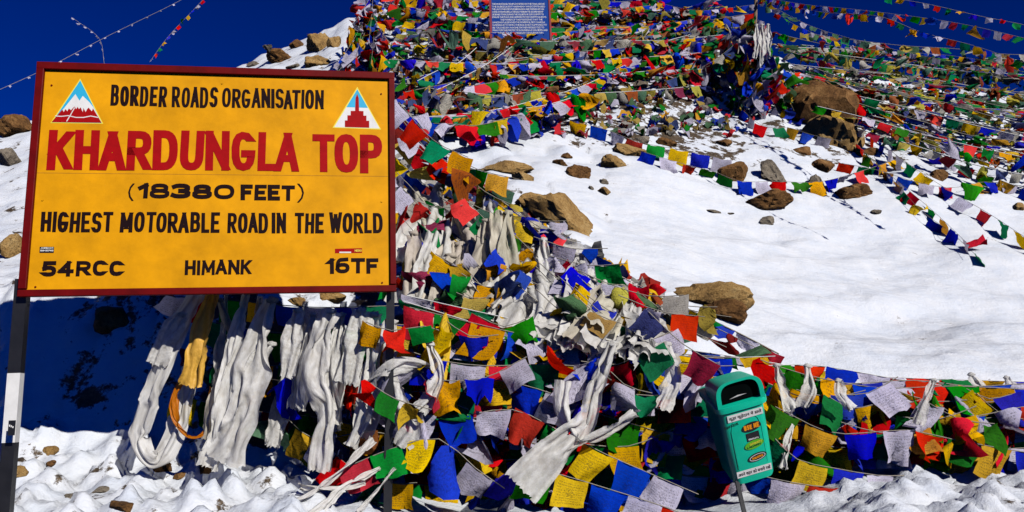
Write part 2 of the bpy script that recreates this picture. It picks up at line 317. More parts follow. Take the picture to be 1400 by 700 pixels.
# ------------------------------------------------------------------ rocks
def rock_mat(name, c1, c2, c3):
    m, nt, out = new_mat(name); L = nt.links.new; tc = N(nt, 'TexCoord'); b = N(nt, 'BsdfPrincipled', i_Roughness=.85); b.inputs['Specular IOR Level'].default_value = .2
    geo = N(nt, 'NewGeometry')
    n1 = N(nt, 'TexNoise', i_Scale=3.4, i_Detail=9.0, i_Roughness=.78); n2 = N(nt, 'TexNoise', i_Scale=55.0, i_Detail=4.0, i_Roughness=.8)
    for n in (n1, n2): L(geo.outputs['Position'], n.inputs['Vector'])
    r = ramp(nt, [(.3, c1), (.5, c2), (.68, c3)]); L(n1.outputs['Fac'], r.inputs[0])
    r2 = ramp(nt, [(.36, (.25, .22, .2)), (.48, (1, 1, 1)), (.68, (1, 1, 1)), (.74, (1.5, 1.4, 1.3))]); L(n2.outputs['Fac'], r2.inputs[0])
    mu = N(nt, 'Mix', data_type='RGBA', blend_type='MULTIPLY', i_0=1.0); L(r.outputs[0], mu.inputs[6]); L(r2.outputs[0], mu.inputs[7]); L(mu.outputs[2], b.inputs['Base Color'])
    a = N(nt, 'Math', operation='MULTIPLY_ADD', i_1=.15); L(n2.outputs['Fac'], a.inputs[0]); L(n1.outputs['Fac'], a.inputs[2])
    bp = N(nt, 'Bump', i_Strength=.9, i_Distance=.06); L(a.outputs[0], bp.inputs['Height']); L(bp.outputs[0], b.inputs['Normal']); L(b.outputs[0], out.inputs[0]); return m
TAN = rock_mat('tan_granite', (.13, .075, .03), (.38, .225, .075), (.56, .39, .17))
BROWN = rock_mat('brown_rock', (.045, .022, .01), (.19, .09, .028), (.40, .22, .08))
GREY = rock_mat('grey_rock', (.12, .10, .08), (.24, .20, .15), (.34, .29, .22))
import bmesh
ICO = {}
def ico(n):
    if n not in ICO:
        bm = bmesh.new(); bmesh.ops.create_icosphere(bm, subdivisions=n, radius=1); ICO[n] = (np.array([v.co[:] for v in bm.verts]), [tuple(v.index for v in f.verts) for f in bm.faces]); bm.free()
    return ICO[n]
def rock_mesh(sx, sy, sz, seed, sub=4, planes=11, mat=TAN, rot=0, tilt=0):
    r = np.random.RandomState(seed); V, F = ico(sub); nrm = r.normal(size=(planes, 3)); nrm /= np.linalg.norm(nrm, axis=1)[:, None]; d = .50 + .42 * r.rand(planes)
    dots = V @ nrm.T; rad = np.min(np.where(dots > .05, d / np.maximum(dots, .05), 1.15), axis=1); rad = np.minimum(rad, 1.12)
    n = fbm(V[:, 0] * 3 + V[:, 2] * 2 + seed, V[:, 1] * 3 - V[:, 2], 4, seed); n2 = np.abs(fbm(V[:, 0] * 5 - V[:, 2] * 3 + seed, V[:, 1] * 5 + V[:, 2] * 4, 3, seed + 9)); P = V * (rad * (1 + .22 * n - .3 * n2))[:, None]
    P *= np.array([sx, sy, sz]) / np.array([np.ptp(P[:, k]) / 2 for k in range(3)])
    M = np.array(Matrix.Rotation(rot, 3, 'Z') @ Matrix.Rotation(tilt, 3, 'Y')); P = P @ M.T
    me = mesh('rock', P, F, mat)
    me.polygons.foreach_set('use_smooth', [True] * len(me.polygons))
    me.set_sharp_from_angle(angle=R_(20)); return me
ROCKN = [0]
def rock(px, py, w, h, label, mat=TAN, group=None, name='rock', tilt=0, sub=4, sink=.3, dep=None, Y=None, planes=11, seed=None):
    ROCKN[0] += 1; s = seed or ROCKN[0] * 7 + 3
    g = ground(px, py + h * .32) if Y is None else at(px, py + h * .32, Y)
    k = g.y / FPX; sx = w * k / 2 * 1.05; sz = h * k / 2 * 1.15; sy = (dep or min(sx, sz * 1.5) / k) * k if dep else (sx + sz) * .55
    o = obj(name, rock_mesh(sx, sy, sz, s, sub, planes, mat, 0, tilt)); o.location = (g.x, g.y + sy * .35, g.z + sz * (1 - sink) * .55)
    tag(o, label, 'rock' if name != 'stone' else 'stone', group); return o
rock(770, 292, 128, 50, 'long tan granite boulder slab lying diagonally on the snow behind the scarves', TAN, tilt=R_(33), name='boulder', dep=38, seed=12)
rock(737, 280, 60, 32, 'smaller tan boulder leaning on the upper left end of the diagonal slab', TAN, tilt=R_(20), name='boulder')
rock(968, 404, 118, 44, 'wide flat golden boulder half buried in snow above the flag wall', TAN, name='boulder', dep=34, seed=31)
rock(986, 424, 66, 36, 'low brown boulder tucked under the wide flat golden boulder', BROWN, name='boulder')
rock(1122, 142, 98, 92, 'tall dark brown boulder at the head of the snowfield below the flag mast', BROWN, name='boulder', seed=47)
rock(1152, 180, 88, 66, 'sunlit tan boulder leaning against the tall dark brown boulder', TAN, name='boulder', seed=71, planes=14)
rock(1054, 274, 66, 34, 'golden brown boulder with a pointed right end alone on the open snow', BROWN, name='boulder', seed=61)
rock(1048, 302, 24, 14, 'small grey stone just below the golden brown pointed boulder', GREY, sub=3)
rock(1002, 235, 44, 38, 'upright dark brown rock behind the lowest string across the snowfield', BROWN)
rock(1058, 236, 46, 28, 'ribbed grey brown rock right of the upright dark rock', GREY, tilt=R_(15))
rock(1116, 248, 24, 25, 'small upright grey stone between two brown rocks on the snow', GREY, sub=3)
rock(1129, 227, 36, 26, 'dark rock at the foot of the big sunlit boulder', BROWN)
rock(1168, 262, 54, 25, 'flat brown rock where the right hand strings touch the snow', BROWN)
rock(1200, 290, 14, 8, 'tiny dark stone on open snow below the flat brown rock', GREY, sub=3)
rock(1100, 205, 30, 16, 'small brown rock left below the big dark boulder', BROWN, sub=3)
rock(858, 204, 48, 28, 'sandy rock behind the first string over the snowfield', TAN)
rock(838, 221, 36, 26, 'sandy boulder with a squared face under the string with the red flags', TAN)
rock(878, 190, 24, 16, 'small grey rock above the sandy rocks', GREY, sub=3)
rock(912, 194, 30, 15, 'flat brown rock right of the sandy rocks', BROWN, sub=3)
rock(989, 194, 22, 15, 'lone small brown rock high on the open snow', BROWN, sub=3)
rock(792, 234, 34, 25, 'round brown rock left of the sandy boulder', BROWN)
rock(765, 221, 22, 14, 'small brown rock left of the round brown rock', BROWN, sub=3)
rock(775, 212, 16, 10, 'smallest brown rock of the pair left of the round rock', BROWN, sub=3)
rock(825, 248, 16, 10, 'upper one of two little stones below the sandy boulder', GREY, sub=3)
rock(827, 261, 20, 16, 'lower and larger of two little stones below the sandy boulder', TAN, sub=3)
rock(808, 257, 9, 7, 'pebble left of the two little stones below the sandy boulder', GREY, sub=2)
rock(975, 289, 24, 6, 'thin dark sliver of stone poking out of open snow', GREY, sub=3)
rock(998, 292, 14, 4, 'thinner stone sliver right of the other sliver on open snow', GREY, sub=3)
rock(1143, 470, 10, 4, 'dark speck of stone low on the open snow above the flag wall', GREY, sub=2)
rock(689, 228, 74, 20, 'flat greyish tan slab rocks on snow left of the brown rocks', TAN, dep=14)
rock(714, 241, 30, 16, 'small tan rock at the foot of the flat slab', TAN, sub=3)
rock(688, 262, 24, 12, 'pale yellow stone in snow above the diagonal slab', TAN, sub=3)
rock(22, 172, 44, 32, 'brown boulder on the left skyline beside the yellow sign', BROWN, name='boulder')
rock(8, 216, 34, 34, 'dark grey boulder cut by the left edge of the photo', GREY, name='boulder')
rock(17, 338, 30, 36, 'round tan boulder on snow left of the sign frame', TAN, name='boulder')
rock(382, 77, 42, 27, 'dark brown rock on the snowy skyline above the sign', BROWN)
rock(435, 55, 38, 44, 'tall upright tan rock on the skyline right of the dark rock', TAN)
rock(432, 82, 40, 24, 'squat tan rock under the tall upright skyline rock', TAN)
rock(458, 55, 20, 22, 'ochre rock just right of the tall upright skyline rock', TAN, sub=3)
rock(346, 87, 22, 9, 'low flat rock at the left end of the skyline rocks', GREY, sub=3)
rock(366, 63, 14, 10, 'small grey rock on the snow edge left of the dark skyline rock', GREY, sub=3)
rock(405, 60, 20, 16, 'small brown stone between the dark and tall skyline rocks', BROWN, sub=3)
rock(402, 90, 22, 10, 'low grey rock just above the sign top edge', GREY, sub=3)
rock(538, 14, 26, 18, 'tan rock near the top of the left cairn', TAN, sub=3)
rock(576, 16, 34, 22, 'broad tan rock on the upper snow left of the blue board', TAN)
rock(592, 19, 16, 22, 'orange brown rock right of the broad tan rock', BROWN, sub=3)
rock(610, 24, 28, 22, 'brown rock between snow patches left of the blue board', BROWN)
rock(648, 5, 38, 18, 'orange brown boulder at the top edge left of the blue board', BROWN)
rock(624, 44, 22, 14, 'reddish rock below the orange boulder beside the blue board', BROWN, sub=3)
rock(780, 33, 36, 24, 'tan rock right of the blue board', TAN)
rock(768, 8, 26, 18, 'tan rock at the top edge right of the blue board', TAN, sub=3)
rock(812, 18, 24, 16, 'tan rock on the upper snow between board and dark skyline rock', TAN, sub=3)
rock(854, 21, 40, 30, 'dark brown rock standing on the skyline right of the blue board', BROWN)
rock(880, 28, 24, 20, 'golden rock against the right side of the dark skyline rock', TAN, sub=3)
rock(790, 52, 26, 16, 'grey rock showing between flags below the tan rock', GREY, sub=3)
rock(936, 22, 16, 22, 'pale squared rock draped with a red flag on the skyline', TAN, sub=3)
rock(518, 92, 34, 34, 'dark brown rock in the shadow of the left cairn', BROWN)
for i, (px, py, w, h, m) in enumerate([(1206,127,52,26,TAN),(1160,116,34,20,GREY),(1293,131,34,12,BROWN),(1336,156,26,17,BROWN),(1384,155,50,22,BROWN),(1320,168,20,12,TAN),(1262,140,30,12,BROWN),
      (1248,158,30,16,GREY),(1320,180,40,14,TAN),(1230,182,26,12,BROWN),(1286,240,22,20,BROWN),(1393,283,18,14,TAN),(1330,110,24,9,GREY),(1190,206,26,14,BROWN),(1366,196,24,10,GREY),(1344,262,22,8,BROWN),(1225,112,26,9,TAN),(1275,172,22,12,TAN),(1180,150,20,14,GREY),(1300,195,24,10,BROWN)]):
    rock(px, py, w, h, 'rock among the tangled faded flag strings on the right hand hillside', m, group='rocks scattered through the right hillside flags', sub=3)
rng2 = random.Random(5)
for i in range(34):
    px = rng2.uniform(640, 1020); py = rng2.uniform(20, 150)
    rock(px, py, rng2.uniform(10, 24), rng2.uniform(7, 16), 'small rock half hidden under the flags of the central hillside', rng2.choice([TAN, BROWN, GREY]), group='small rocks under the central hillside flags', sub=2)
# stones in the broken snow at the lower left
for i, (px, py, w, h, lab, m) in enumerate([(166, 692, 34, 16, 'reddish stone at the bottom edge in broken snow', BROWN), (25, 646, 24, 16, 'pale tan stone in the broken snow by the left post', TAN),
     (66, 618, 18, 16, 'yellowish stone in the lit snow clods right of the left post', TAN), (95, 680, 26, 9, 'grey flat stone low in the broken snow', GREY), (135, 672, 26, 12, 'pale flat stone near the reddish stone', GREY),
     (248, 652, 20, 12, 'small orange stone below the hanging scarves', BROWN), (68, 634, 12, 9, 'tiny dark brown stone in the snow clods', BROWN), (222, 640, 26, 20, 'mossy brown stone under the looped scarf', BROWN),
     (280, 642, 20, 20, 'dark stone at the tip of the long white scarf', BROWN), (60, 360, 12, 30, 'rock peeping out left of the sign edge', TAN),
     (150, 430, 60, 40, 'large shaded rock just below the sign bottom edge', BROWN), (448, 406, 36, 12, 'tan stone showing under the right half of the sign', TAN), (404, 412, 24, 12, 'small tan stone below the sign edge near the scarves', TAN)]):
    rock(px, py, w, h, lab, m, name='stone', sub=3)

# ------------------------------------------------------------------ flag cloth pieces (shared meshes)
def flag_mesh(seed, n=5):
    r = np.random.RandomState(seed); V = []; UV = []; F = []
    a = r.uniform(.05, .24); k = r.uniform(2.5, 7); ph = r.uniform(0, 6); curl = r.uniform(-.5, .5); shear = r.uniform(-.28, .28); pinch = r.uniform(0, .3) * (r.rand() < .5)
    tw = r.uniform(-.5, .5); up = r.uniform(0, .35) if r.rand() < .4 else 0; cornx = r.choice([-1, 1]); ln = r.uniform(.82, 1.05)
    bow = r.uniform(0, .06)
    for j in range(n + 1):
        for i in range(n + 1):
            u = i / n; t = j / n; x = (u - .5) * (1 - pinch * t); z = -t * ln
            y = a * math.sin(k * u * 1.4 + ph + t * 1.3) * t ** .7 + .5 * a * math.sin(k * 2.1 * u - ph + 3 * t) * t + curl * .35 * t * t
            x += shear * t * t + .04 * math.sin(5 * t + ph) * t; y += tw * (u - .5) * t * .9 + .05 * math.sin(9 * u + 7 * t + ph); z += .03 * math.sin(8 * u + ph) * t
            c = max(0, (u if cornx > 0 else 1 - u) - .35) * t; z += up * c * 1.1; y += up * c * .8
            z -= bow * math.sin(math.pi * u) * (1 - t)
            V.append((x, y, z)); UV.append((u, 1 - t))
    for j in range(n):
        for i in range(n):
            b = j * (n + 1) + i; F.append((b, b + n + 1, b + n + 2, b + 1))
    return mesh('flag', V, F, BLUE, UV, True)
VAR = [flag_mesh(100 + k, 5) for k in range(26)]
CRUMP = []
def crump_mesh(seed, n=5):
    r = np.random.RandomState(seed); V = []; UV = []; F = []; g = r.normal(size=(4, 3)) * .16; f = r.uniform(2, 6, size=(4, 2)); p = r.uniform(0, 6, 4)
    gather = r.uniform(.2, .8)
    for j in range(n + 1):
        for i in range(n + 1):
            u = i / n; t = j / n; q = Vector(((u - .5) * (1 - gather * (1 - t)), 0, -t * 1.0))
            for m in range(4): q += Vector(g[m]) * math.sin(f[m, 0] * u + f[m, 1] * t + p[m]) * (.35 + t)
            V.append(q); UV.append((u, 1 - t))
    for j in range(n):
        for i in range(n):
            b = j * (n + 1) + i; F.append((b, b + n + 1, b + n + 2, b + 1))
    return mesh('flag', V, F, BLUE, UV, True)
CRUMP = [crump_mesh(300 + k) for k in range(16)]
FP = {}
def flag_obj(var, mat, parent, M):
    o = bpy.data.objects.new('flag', var); COL.objects.link(o); o.parent = parent
    o.material_slots[0].link = 'OBJECT'; o.material_slots[0].material = mat; o.matrix_local = M; return o
NF = [0]
def string(P, size, label, group=None, pal=FIVE, start=0, gap=1.06, wind=0.35, drape=True, cord=CORD, crump=.15, lean=0.0, skip=0.0, hgt=1.0, jit=.15, seed=None, cr=.0035, roll=0, maxn=290):
    """a cord through world points P with flags sewn along it"""
    rd = random.Random(seed if seed is not None else NF[0] + 11); NF[0] += 1
    pts = spline(P, max(.06, size * .5)); root = empty('prayer_flag_string', pts[0], label, 'prayer flags', group); o0 = Vector(pts[0])
    if drape:
        zz = HH(np.array([p.x for p in pts]), np.array([p.y for p in pts]))
        for p, z in zip(pts, zz): p.z = max(p.z, z + .03)
    mb = MB(); mb.tube([p - o0 for p in pts], cr, 4); mb.build('cord', cord, root)
    acc = 0; need = size * .3; k = start; cnt = 0
    tops = []
    for i in range(len(pts) - 1):
        seg = pts[i + 1] - pts[i]; l = seg.length
        while acc + l >= need:
            tops.append((pts[i] + seg * ((need - acc) / l), seg.normalized())); need += size * gap * rd.uniform(.92, 1.08)
        acc += l
    if not tops: return root
    hh = size * hgt; swing = rd.uniform(0, 6)
    for (p, t) in tops:
        k += 1
        if rd.random() < skip or cnt >= maxn: continue
        cnt += 1
        d = Vector((lean + rd.gauss(0, jit), wind * (math.sin(swing + cnt * .7) * .5) + rd.gauss(0, wind * .6) + roll, -1)).normalized()
        if drape:
            h0 = hz(p.x, p.y); tip = p + d * hh; g = hz(tip.x, tip.y)
            if g + .02 > tip.z:
                tip.z = g + .03 + rd.random() * .04; d = (tip - p).normalized()
        z = (-d - t * (-d).dot(t))
        if z.length < .2: z = Vector((0, -.6, .8)); z -= t * z.dot(t)
        z.normalize(); y = z.cross(t)
        s = size * rd.uniform(.9, 1.06); hs_ = hh * rd.uniform(.82, 1.06)
        M = Matrix(((t.x, y.x, z.x, 0), (t.y, y.y, z.y, 0), (t.z, y.z, z.z, 0), (0, 0, 0, 1))) @ Matrix.Diagonal((s if rd.random() < .5 else -s, s, hs_, 1))
        M.translation = p - o0
        v = rd.choice(CRUMP) if rd.random() < crump else rd.choice(VAR)
        flag_obj(v, pal[k % 5] if rd.random() > .04 else rd.choice(pal), root, M)
    return root
def px_pts(L): return [at(*a) for a in L]
def gpts(L, lift=.12): return [ground(a, b) + Vector((0, -lift * .3, lift)) for a, b in L]

# ------------------------------------------------------------------ silk scarves
def relax(X, path, side, nrm, hw, rest_a, rest_w, amp, it, pull):
    """settle a gathered cloth grid: keep the weave's lengths, stay inside the hanging width"""
    m = X.shape[1]
    def con(A, B, L, k):
        d = B - A; l = np.linalg.norm(d, axis=-1, keepdims=True) + 1e-9; c = d * ((l - L) / l) * (.5 * k); A += c; B -= c
    top = X[0].copy(); dg = math.hypot(rest_a, rest_w)
    for t in range(it):
        for o in (0, 1):
            con(X[:, o:-1:2], X[:, o + 1::2], rest_w, .9) if X[:, o:-1:2].shape == X[:, o + 1::2].shape else con(X[:, o:-1:2][:, :X[:, o + 1::2].shape[1]], X[:, o + 1::2], rest_w, .9)
            A = X[o:-1:2]; B = X[o + 1::2]; q = min(len(A), len(B)); con(A[:q], B[:q], rest_a, .9)
            A = X[o:-1:2, :-1]; B = X[o + 1::2, 1:]; q = min(len(A), len(B)); con(A[:q], B[:q], dg, .35)
            A = X[o:-1:2, 1:]; B = X[o + 1::2, :-1]; q = min(len(A), len(B)); con(A[:q], B[:q], dg, .35)
        d = X[:, 2:] - X[:, :-2]; l = np.linalg.norm(d, axis=-1, keepdims=True) + 1e-9; c = d * (np.minimum(l - rest_w * 1.9, 0) / l) * .3; X[:, :-2] += c; X[:, 2:] -= c
        if m > 9: d = X[:, 4:] - X[:, :-4]; l = np.linalg.norm(d, axis=-1, keepdims=True) + 1e-9; c = d * (np.minimum(l - rest_w * 3.0, 0) / l) * .12; X[:, :-4] += c; X[:, 4:] -= c
        d = X[2:] - X[:-2]; l = np.linalg.norm(d, axis=-1, keepdims=True) + 1e-9; c = d * (np.minimum(l - rest_a * 1.85, 0) / l) * .2; X[:-2] += c; X[2:] -= c
        X += (path - X.mean(axis=1))[:, None, :] * pull
        r = X - path[:, None, :]; u = (r * side[:, None, :]).sum(-1); v = (r * nrm[:, None, :]).sum(-1)
        e = np.abs(u).max(1); f = np.where(e > hw, hw / e, 1.0); lim = amp * 1.6; v2 = np.clip(v, -lim, lim)
        X += side[:, None, :] * (u * (f[:, None] - 1) * .6)[..., None] + nrm[:, None, :] * ((v2 - v) * .5)[..., None]
        X[0] = top
    return X
def scarf(P, w, label, mat=SILK, group=None, pleats=3.5, amp=.16, taper=(.35, 1, 1), seed=None, face=Vector((0, -1, 0)), knot=True, nq=24, step=.022, twist=0, cr=1, full=1.28, it=40):
    rd = random.Random(seed if seed is not None else int(P[0][0] * 977 + P[0][2] * 313)); nr_ = np.random.RandomState(rd.randrange(99999))
    C = spline(P, step); o0 = Vector(C[0]); n = len(C); L = sum((C[i + 1] - C[i]).length for i in range(n - 1)) / (n - 1)
    X = np.zeros((n, nq + 1, 3)); Sd = np.zeros((n, 3)); Nm = np.zeros((n, 3)); HW = np.zeros(n); ph = rd.uniform(0, 6); ph2 = rd.uniform(0, 6); ps = Vector((1, 0, 0)); Q = np.linspace(-1, 1, nq + 1)
    for i, c in enumerate(C):
        s = i / (n - 1); t = (C[min(i + 1, n - 1)] - C[max(i - 1, 0)]).normalized(); side = t.cross(face)
        side = side.normalized() if side.length > .05 else ps; nr = side.cross(t).normalized()
        if twist: rot = Matrix.Rotation(twist * s + .3 * math.sin(5 * s + ph), 3, t); side = rot @ side; nr = rot @ nr
        ps = side; ww = w * (taper[0] + (taper[1] - taper[0]) * min(1, s * 2.2) if s < .45 else taper[1] + (taper[2] - taper[1]) * (s - .45) / .55)
        ww *= 1 + .10 * math.sin(9 * s + ph) + .05 * math.sin(21 * s + ph2)
        fold = np.sin(Q * pleats * 1.5 + ph + 1.8 * math.sin(2.6 * s + ph2)) + .45 * np.sin(Q * pleats * 2.7 + ph2 + 5 * s) * math.sin(3 * s + ph)
        X[i] = np.array(c)[None] + np.outer(Q * ww / 2, side) + np.outer(fold * amp * w * .30, nr); Sd[i] = side; Nm[i] = nr; HW[i] = ww / 2
    k = nr_.normal(size=(max(3, n // 5), max(3, nq // 4), 3)) * .022 * cr          # slack worked into the weave before it settles
    ii = np.linspace(0, k.shape[0] - 1.001, n); jj = np.linspace(0, k.shape[1] - 1.001, nq + 1); a = ii.astype(int); b = jj.astype(int); u = (ii - a)[:, None, None]; v = (jj - b)[None, :, None]
    K = (k[a][:, b] * (1 - u) + k[a + 1][:, b] * u) * (1 - v) + (k[a][:, b + 1] * (1 - u) + k[a + 1][:, b + 1] * u) * v
    X[1:] += K[1:]
    path = np.array([c[:] for c in C]); rw_ = w * full / nq
    X = relax(X, path, Sd, Nm, HW, L * 1.035, rw_, amp * w + .01, it, .35)
    for _ in range(2): X[1:-1, 1:-1] = X[1:-1, 1:-1] * .5 + (X[2:, 1:-1] + X[:-2, 1:-1] + X[1:-1, 2:] + X[1:-1, :-2]) * .125
    X[-1] += nr_.normal(size=(nq + 1, 3)) * .006
    Vv = (X - np.array(o0)).reshape(-1, 3).tolist(); V = Vv; ar = np.arange(n * (nq + 1)).reshape(n, nq + 1)
    F = np.stack([ar[:-1, :-1], ar[:-1, 1:], ar[1:, 1:], ar[1:, :-1]], -1).reshape(-1, 4).tolist(); UV = [(j / nq, i / (n - 1) * 3) for i in range(n) for j in range(nq + 1)]
    if knot:
        kv, kf = ico(2); b0 = len(V); r = w * .12 + .010
        for v_ in kv:
            sc = 1 + .4 * math.sin(v_[0] * 7 + ph) * math.cos(v_[2] * 8 + v_[0] * 5); V.append((v_[0] * r * 1.2 * sc, v_[1] * r * .8 * sc, v_[2] * r * .7 * sc)); UV.append((.5 + v_[0] * .3, v_[2]))
        F += [tuple(x + b0 for x in f) for f in kf]
    o = obj('scarf', mesh('scarf', V, F, mat, UV, True)); o.location = o0
    return tag(o, label, 'scarf', group)

# ------------------------------------------------------------------ stroke lettering
def se(cx, cy, rx, ry, a0, a1, n=12, p=.8):
    out = []
    for k in range(n + 1):
        a = R_(a0 + (a1 - a0) * k / n); c, s_ = math.cos(a), math.sin(a)
        out.append((cx + rx * math.copysign(abs(c) ** p, c), cy + ry * math.copysign(abs(s_) ** p, s_)))
    return out
G = {
 'A': (.95, [[(0, 0), (.5, 1), (1, 0)], [(.2, .3), (.8, .3)]]),
 'B': (.85, [[(0, .5), (0, 1)] + se(.5, .76, .42, .24, 90, -90, 8) + [(0, .52)], [(0, .52)] + se(.5, .26, .5, .26, 90, -90, 8) + [(0, 0), (0, .52)]]),
 'C': (.85, [se(.5, .5, .5, .5, 40, 320)]),
 'D': (.9, [[(0, 0), (0, 1)] + se(.4, .5, .6, .5, 90, -90) + [(0, 0)]]),
 'E': (.72, [[(1, 1), (0, 1), (0, 0), (1, 0)], [(0, .5), (.8, .5)]]),
 'F': (.7, [[(1, 1), (0, 1), (0, 0)], [(0, .5), (.8, .5)]]),
 'G': (.9, [se(.5, .5, .5, .5, 45, 345) + [(1, .42), (.6, .42)]]),
 'H': (.85, [[(0, 0), (0, 1)], [(1, 0), (1, 1)], [(0, .5), (1, .5)]]),
 'I': (.0, [[(0, 0), (0, 1)]]),
 'J': (.6, [[(1, 1), (1, .3)] + se(.5, .3, .5, .3, 0, -160)]),
 'K': (.85, [[(0, 0), (0, 1)], [(1, 1), (.14, .44)], [(.36, .55), (1, 0)]]),
 'L': (.60, [[(0, 1), (0, 0), (1, 0)]]),
 'M': (1.15, [[(0, 0), (.04, 1)], [(.04, 1), (.5, .2), (.96, 1)], [(.96, 1), (1, 0)]]),
 'N': (.9, [[(0, 0), (0, 1)], [(0, 1), (1, 0)], [(1, 0), (1, 1)]]),
 'O': (.9, [se(.5, .5, .5, .5, 90, 450, 20)]),
 'P': (.82, [[(0, 0), (0, 1)] + se(.5, .74, .5, .26, 90, -90, 8) + [(0, .48)]]),
 'Q': (.9, [se(.5, .5, .5, .5, 90, 450, 20), [(.6, .25), (1, -.05)]]),
 'R': (.85, [[(0, 0), (0, 1)] + se(.5, .74, .5, .26, 90, -90, 8) + [(0, .48)], [(.45, .48), (1, 0)]]),
 'S': (.8, [se(.5, .75, .5, .25, 25, 270, 9) + se(.5, .25, .5, .25, 90, -155, 9)[1:]]),
 'T': (.85, [[(0, 1), (1, 1)], [(.5, 1), (.5, 0)]]),
 'U': (.85, [[(0, 1), (0, .35)] + se(.5, .35, .5, .35, 180, 360, 10)[1:-1] + [(1, .35), (1, 1)]]),
 'V': (.9, [[(0, 1), (.5, 0), (1, 1)]]),
 'W': (1.3, [[(0, 1), (.25, 0), (.5, .9), (.75, 0), (1, 1)]]),
 'X': (.9, [[(0, 0), (1, 1)], [(0, 1), (1, 0)]]),
 'Y': (.9, [[(0, 1), (.5, .5), (1, 1)], [(.5, .5), (.5, 0)]]),
 'Z': (.85, [[(0, 1), (1, 1), (0, 0), (1, 0)]]),
 '0': (.9, [se(.5, .5, .5, .5, 90, 450, 20)]),
 '1': (.3, [[(0, .75), (1, 1), (1, 0)]]),
 '3': (.8, [se(.45, .75, .5, .25, 150, -90, 9) + se(.45, .25, .55, .25, 90, -150, 9)[1:]]),
 '4': (.9, [[(1, .28), (0, .28), (.7, 1), (.7, 0)]]),
 '5': (.8, [[(.95, 1), (.1, 1), (.05, .52)] + se(.45, .3, .55, .3, 100, -150, 10)]),
 '6': (.85, [[(.85, 1)] + se(.5, .5, .5, .5, 115, 180, 5) + se(.5, .28, .5, .28, 180, 540, 14)]),
 '8': (.85, [se(.5, .76, .42, .24, -90, 270, 14), se(.5, .26, .5, .26, 90, 450, 14)]),
 '(': (.3, [[(1, 1.12), (.3, .85), (0, .5), (.3, .15), (1, -.12)]]),
 ')': (.3, [[(0, 1.12), (.7, .85), (1, .5), (.7, .15), (0, -.12)]]),
 ',': (.1, [[(.6, .08), (0, -.15)]]), '.': (.0, [[(0, 0), (0, .06)]]), '-': (.4, [[(0, .5), (1, .5)]]),
}
def thick(pts, w, z, flat=False):
    P = []
    for p in pts:
        p = Vector(p)
        if not P or (p - P[-1]).length > 1e-5: P.append(p)
    # break at sharp corners so every stroke keeps its width
    runs = [[P[0]]]
    for i in range(1, len(P)):
        runs[-1].append(P[i])
        if i < len(P) - 1:
            d0 = (P[i] - P[i - 1]).normalized(); d1 = (P[i + 1] - P[i]).normalized()
            if d0.dot(d1) < -.35: runs.append([P[i]])
    VV = []; FF = []
    for ri, P in enumerate(runs):
        n = len(P); closed = n > 3 and (P[0] - P[-1]).length < 1e-4; base = len(VV); zz = z + .00022 * ri
        for i in range(n):
            a = P[i - 1] if i else (P[-2] if closed else None); b = P[i + 1] if i < n - 1 else (P[1] if closed else None)
            d0 = (P[i] - a).normalized() if a is not None else None; d1 = (b - P[i]).normalized() if b is not None else None
            free = d0 is None or d1 is None
            if d0 is None: d0 = d1
            if d1 is None: d1 = d0
            n0 = Vector((-d0.y, d0.x)); n1 = Vector((-d1.y, d1.x)); m = n0 + n1
            if m.length < .3: m = n0
            m.normalize(); s = min(1 / max(.3, m.dot(n0)), 1.5); q = P[i]
            if free and flat:
                e = w / 2 * (1 if i else -1); q = q + d0 * (e * (1 if abs(d0.y) < .5 else min(1, abs(d0.y))))
                if abs(d0.y) > .5: m = Vector((-1 if d0.y > 0 else 1, 0)); s = 1 / abs(d0.y)
            VV += [q + m * (w / 2 * s), q - m * (w / 2 * s)]
            if i < n - 1: FF.append((base + 2 * i, base + 2 * i + 1, base + 2 * i + 3, base + 2 * i + 2))
        VV[base:] = [Vector((v.x, v.y, zz)) for v in VV[base:]]
    return VV, FF
def lettering(text, x0, x1, yb0, yb1, h0, h1, w, z, wob=.02, gapf=1.0, seed=1):
    """flat painted strokes between x0 and x1; baseline and height may drift along the line"""
    rd = random.Random(seed); mb = MB(); g = w * .55 * gapf; units = 0; fixed = 0; chars = []
    for c in text:
        if c == ' ': fixed += w * 2.2 * gapf; chars.append((c, 0)); continue
        u = G[c][0]; units += u; fixed += w + g; chars.append((c, u))
    fixed -= sum(KERN.get(text[q:q + 2], 0) for q in range(len(text) - 1)) * w; k = (x1 - x0 - fixed + g) / max(units, .01); x = x0; zi = 0
    prev = ''
    for c, u in chars:
        x -= KERN.get(prev + c, 0) * w; prev = c
        if c == ' ': x += w * 2.2 * gapf; continue
        cw = u * k; s = (x - x0) / (x1 - x0); yb = yb0 + (yb1 - yb0) * s; h = h0 + (h1 - h0) * s
        j = rd.uniform(-wob, wob) * h; hh = h * (1 + rd.uniform(-wob, wob)); ww = w * rd.uniform(.92, 1.08); tl = rd.uniform(-.02, .02)
        for st in G[c][1]:
            pts = [(x + w / 2 + a * cw + tl * b * h, yb + j + ww / 2 + b * (hh - ww)) for a, b in st]
            zi += 1; V, F = thick(pts, ww, z + .00007 * (zi % 3), True); mb.add(V, F)
        x += cw + w + g
    return mb
KERN = {'LA': .45, 'AT': .7, 'TO': .3, 'SA': .35, 'TA': .7, 'AN': .1, 'AR': .1, 'HA': .2, 'OA': .2, 'RA': .2, 'MA': .2, 'AD': .2, 'DA': .2, 'TH': .1, 'EE': 0, 'WO': .2}
def poly(mb, pts, z): mb.add([(x, y, z) for x, y in pts], [tuple(range(len(pts)))]); return mb

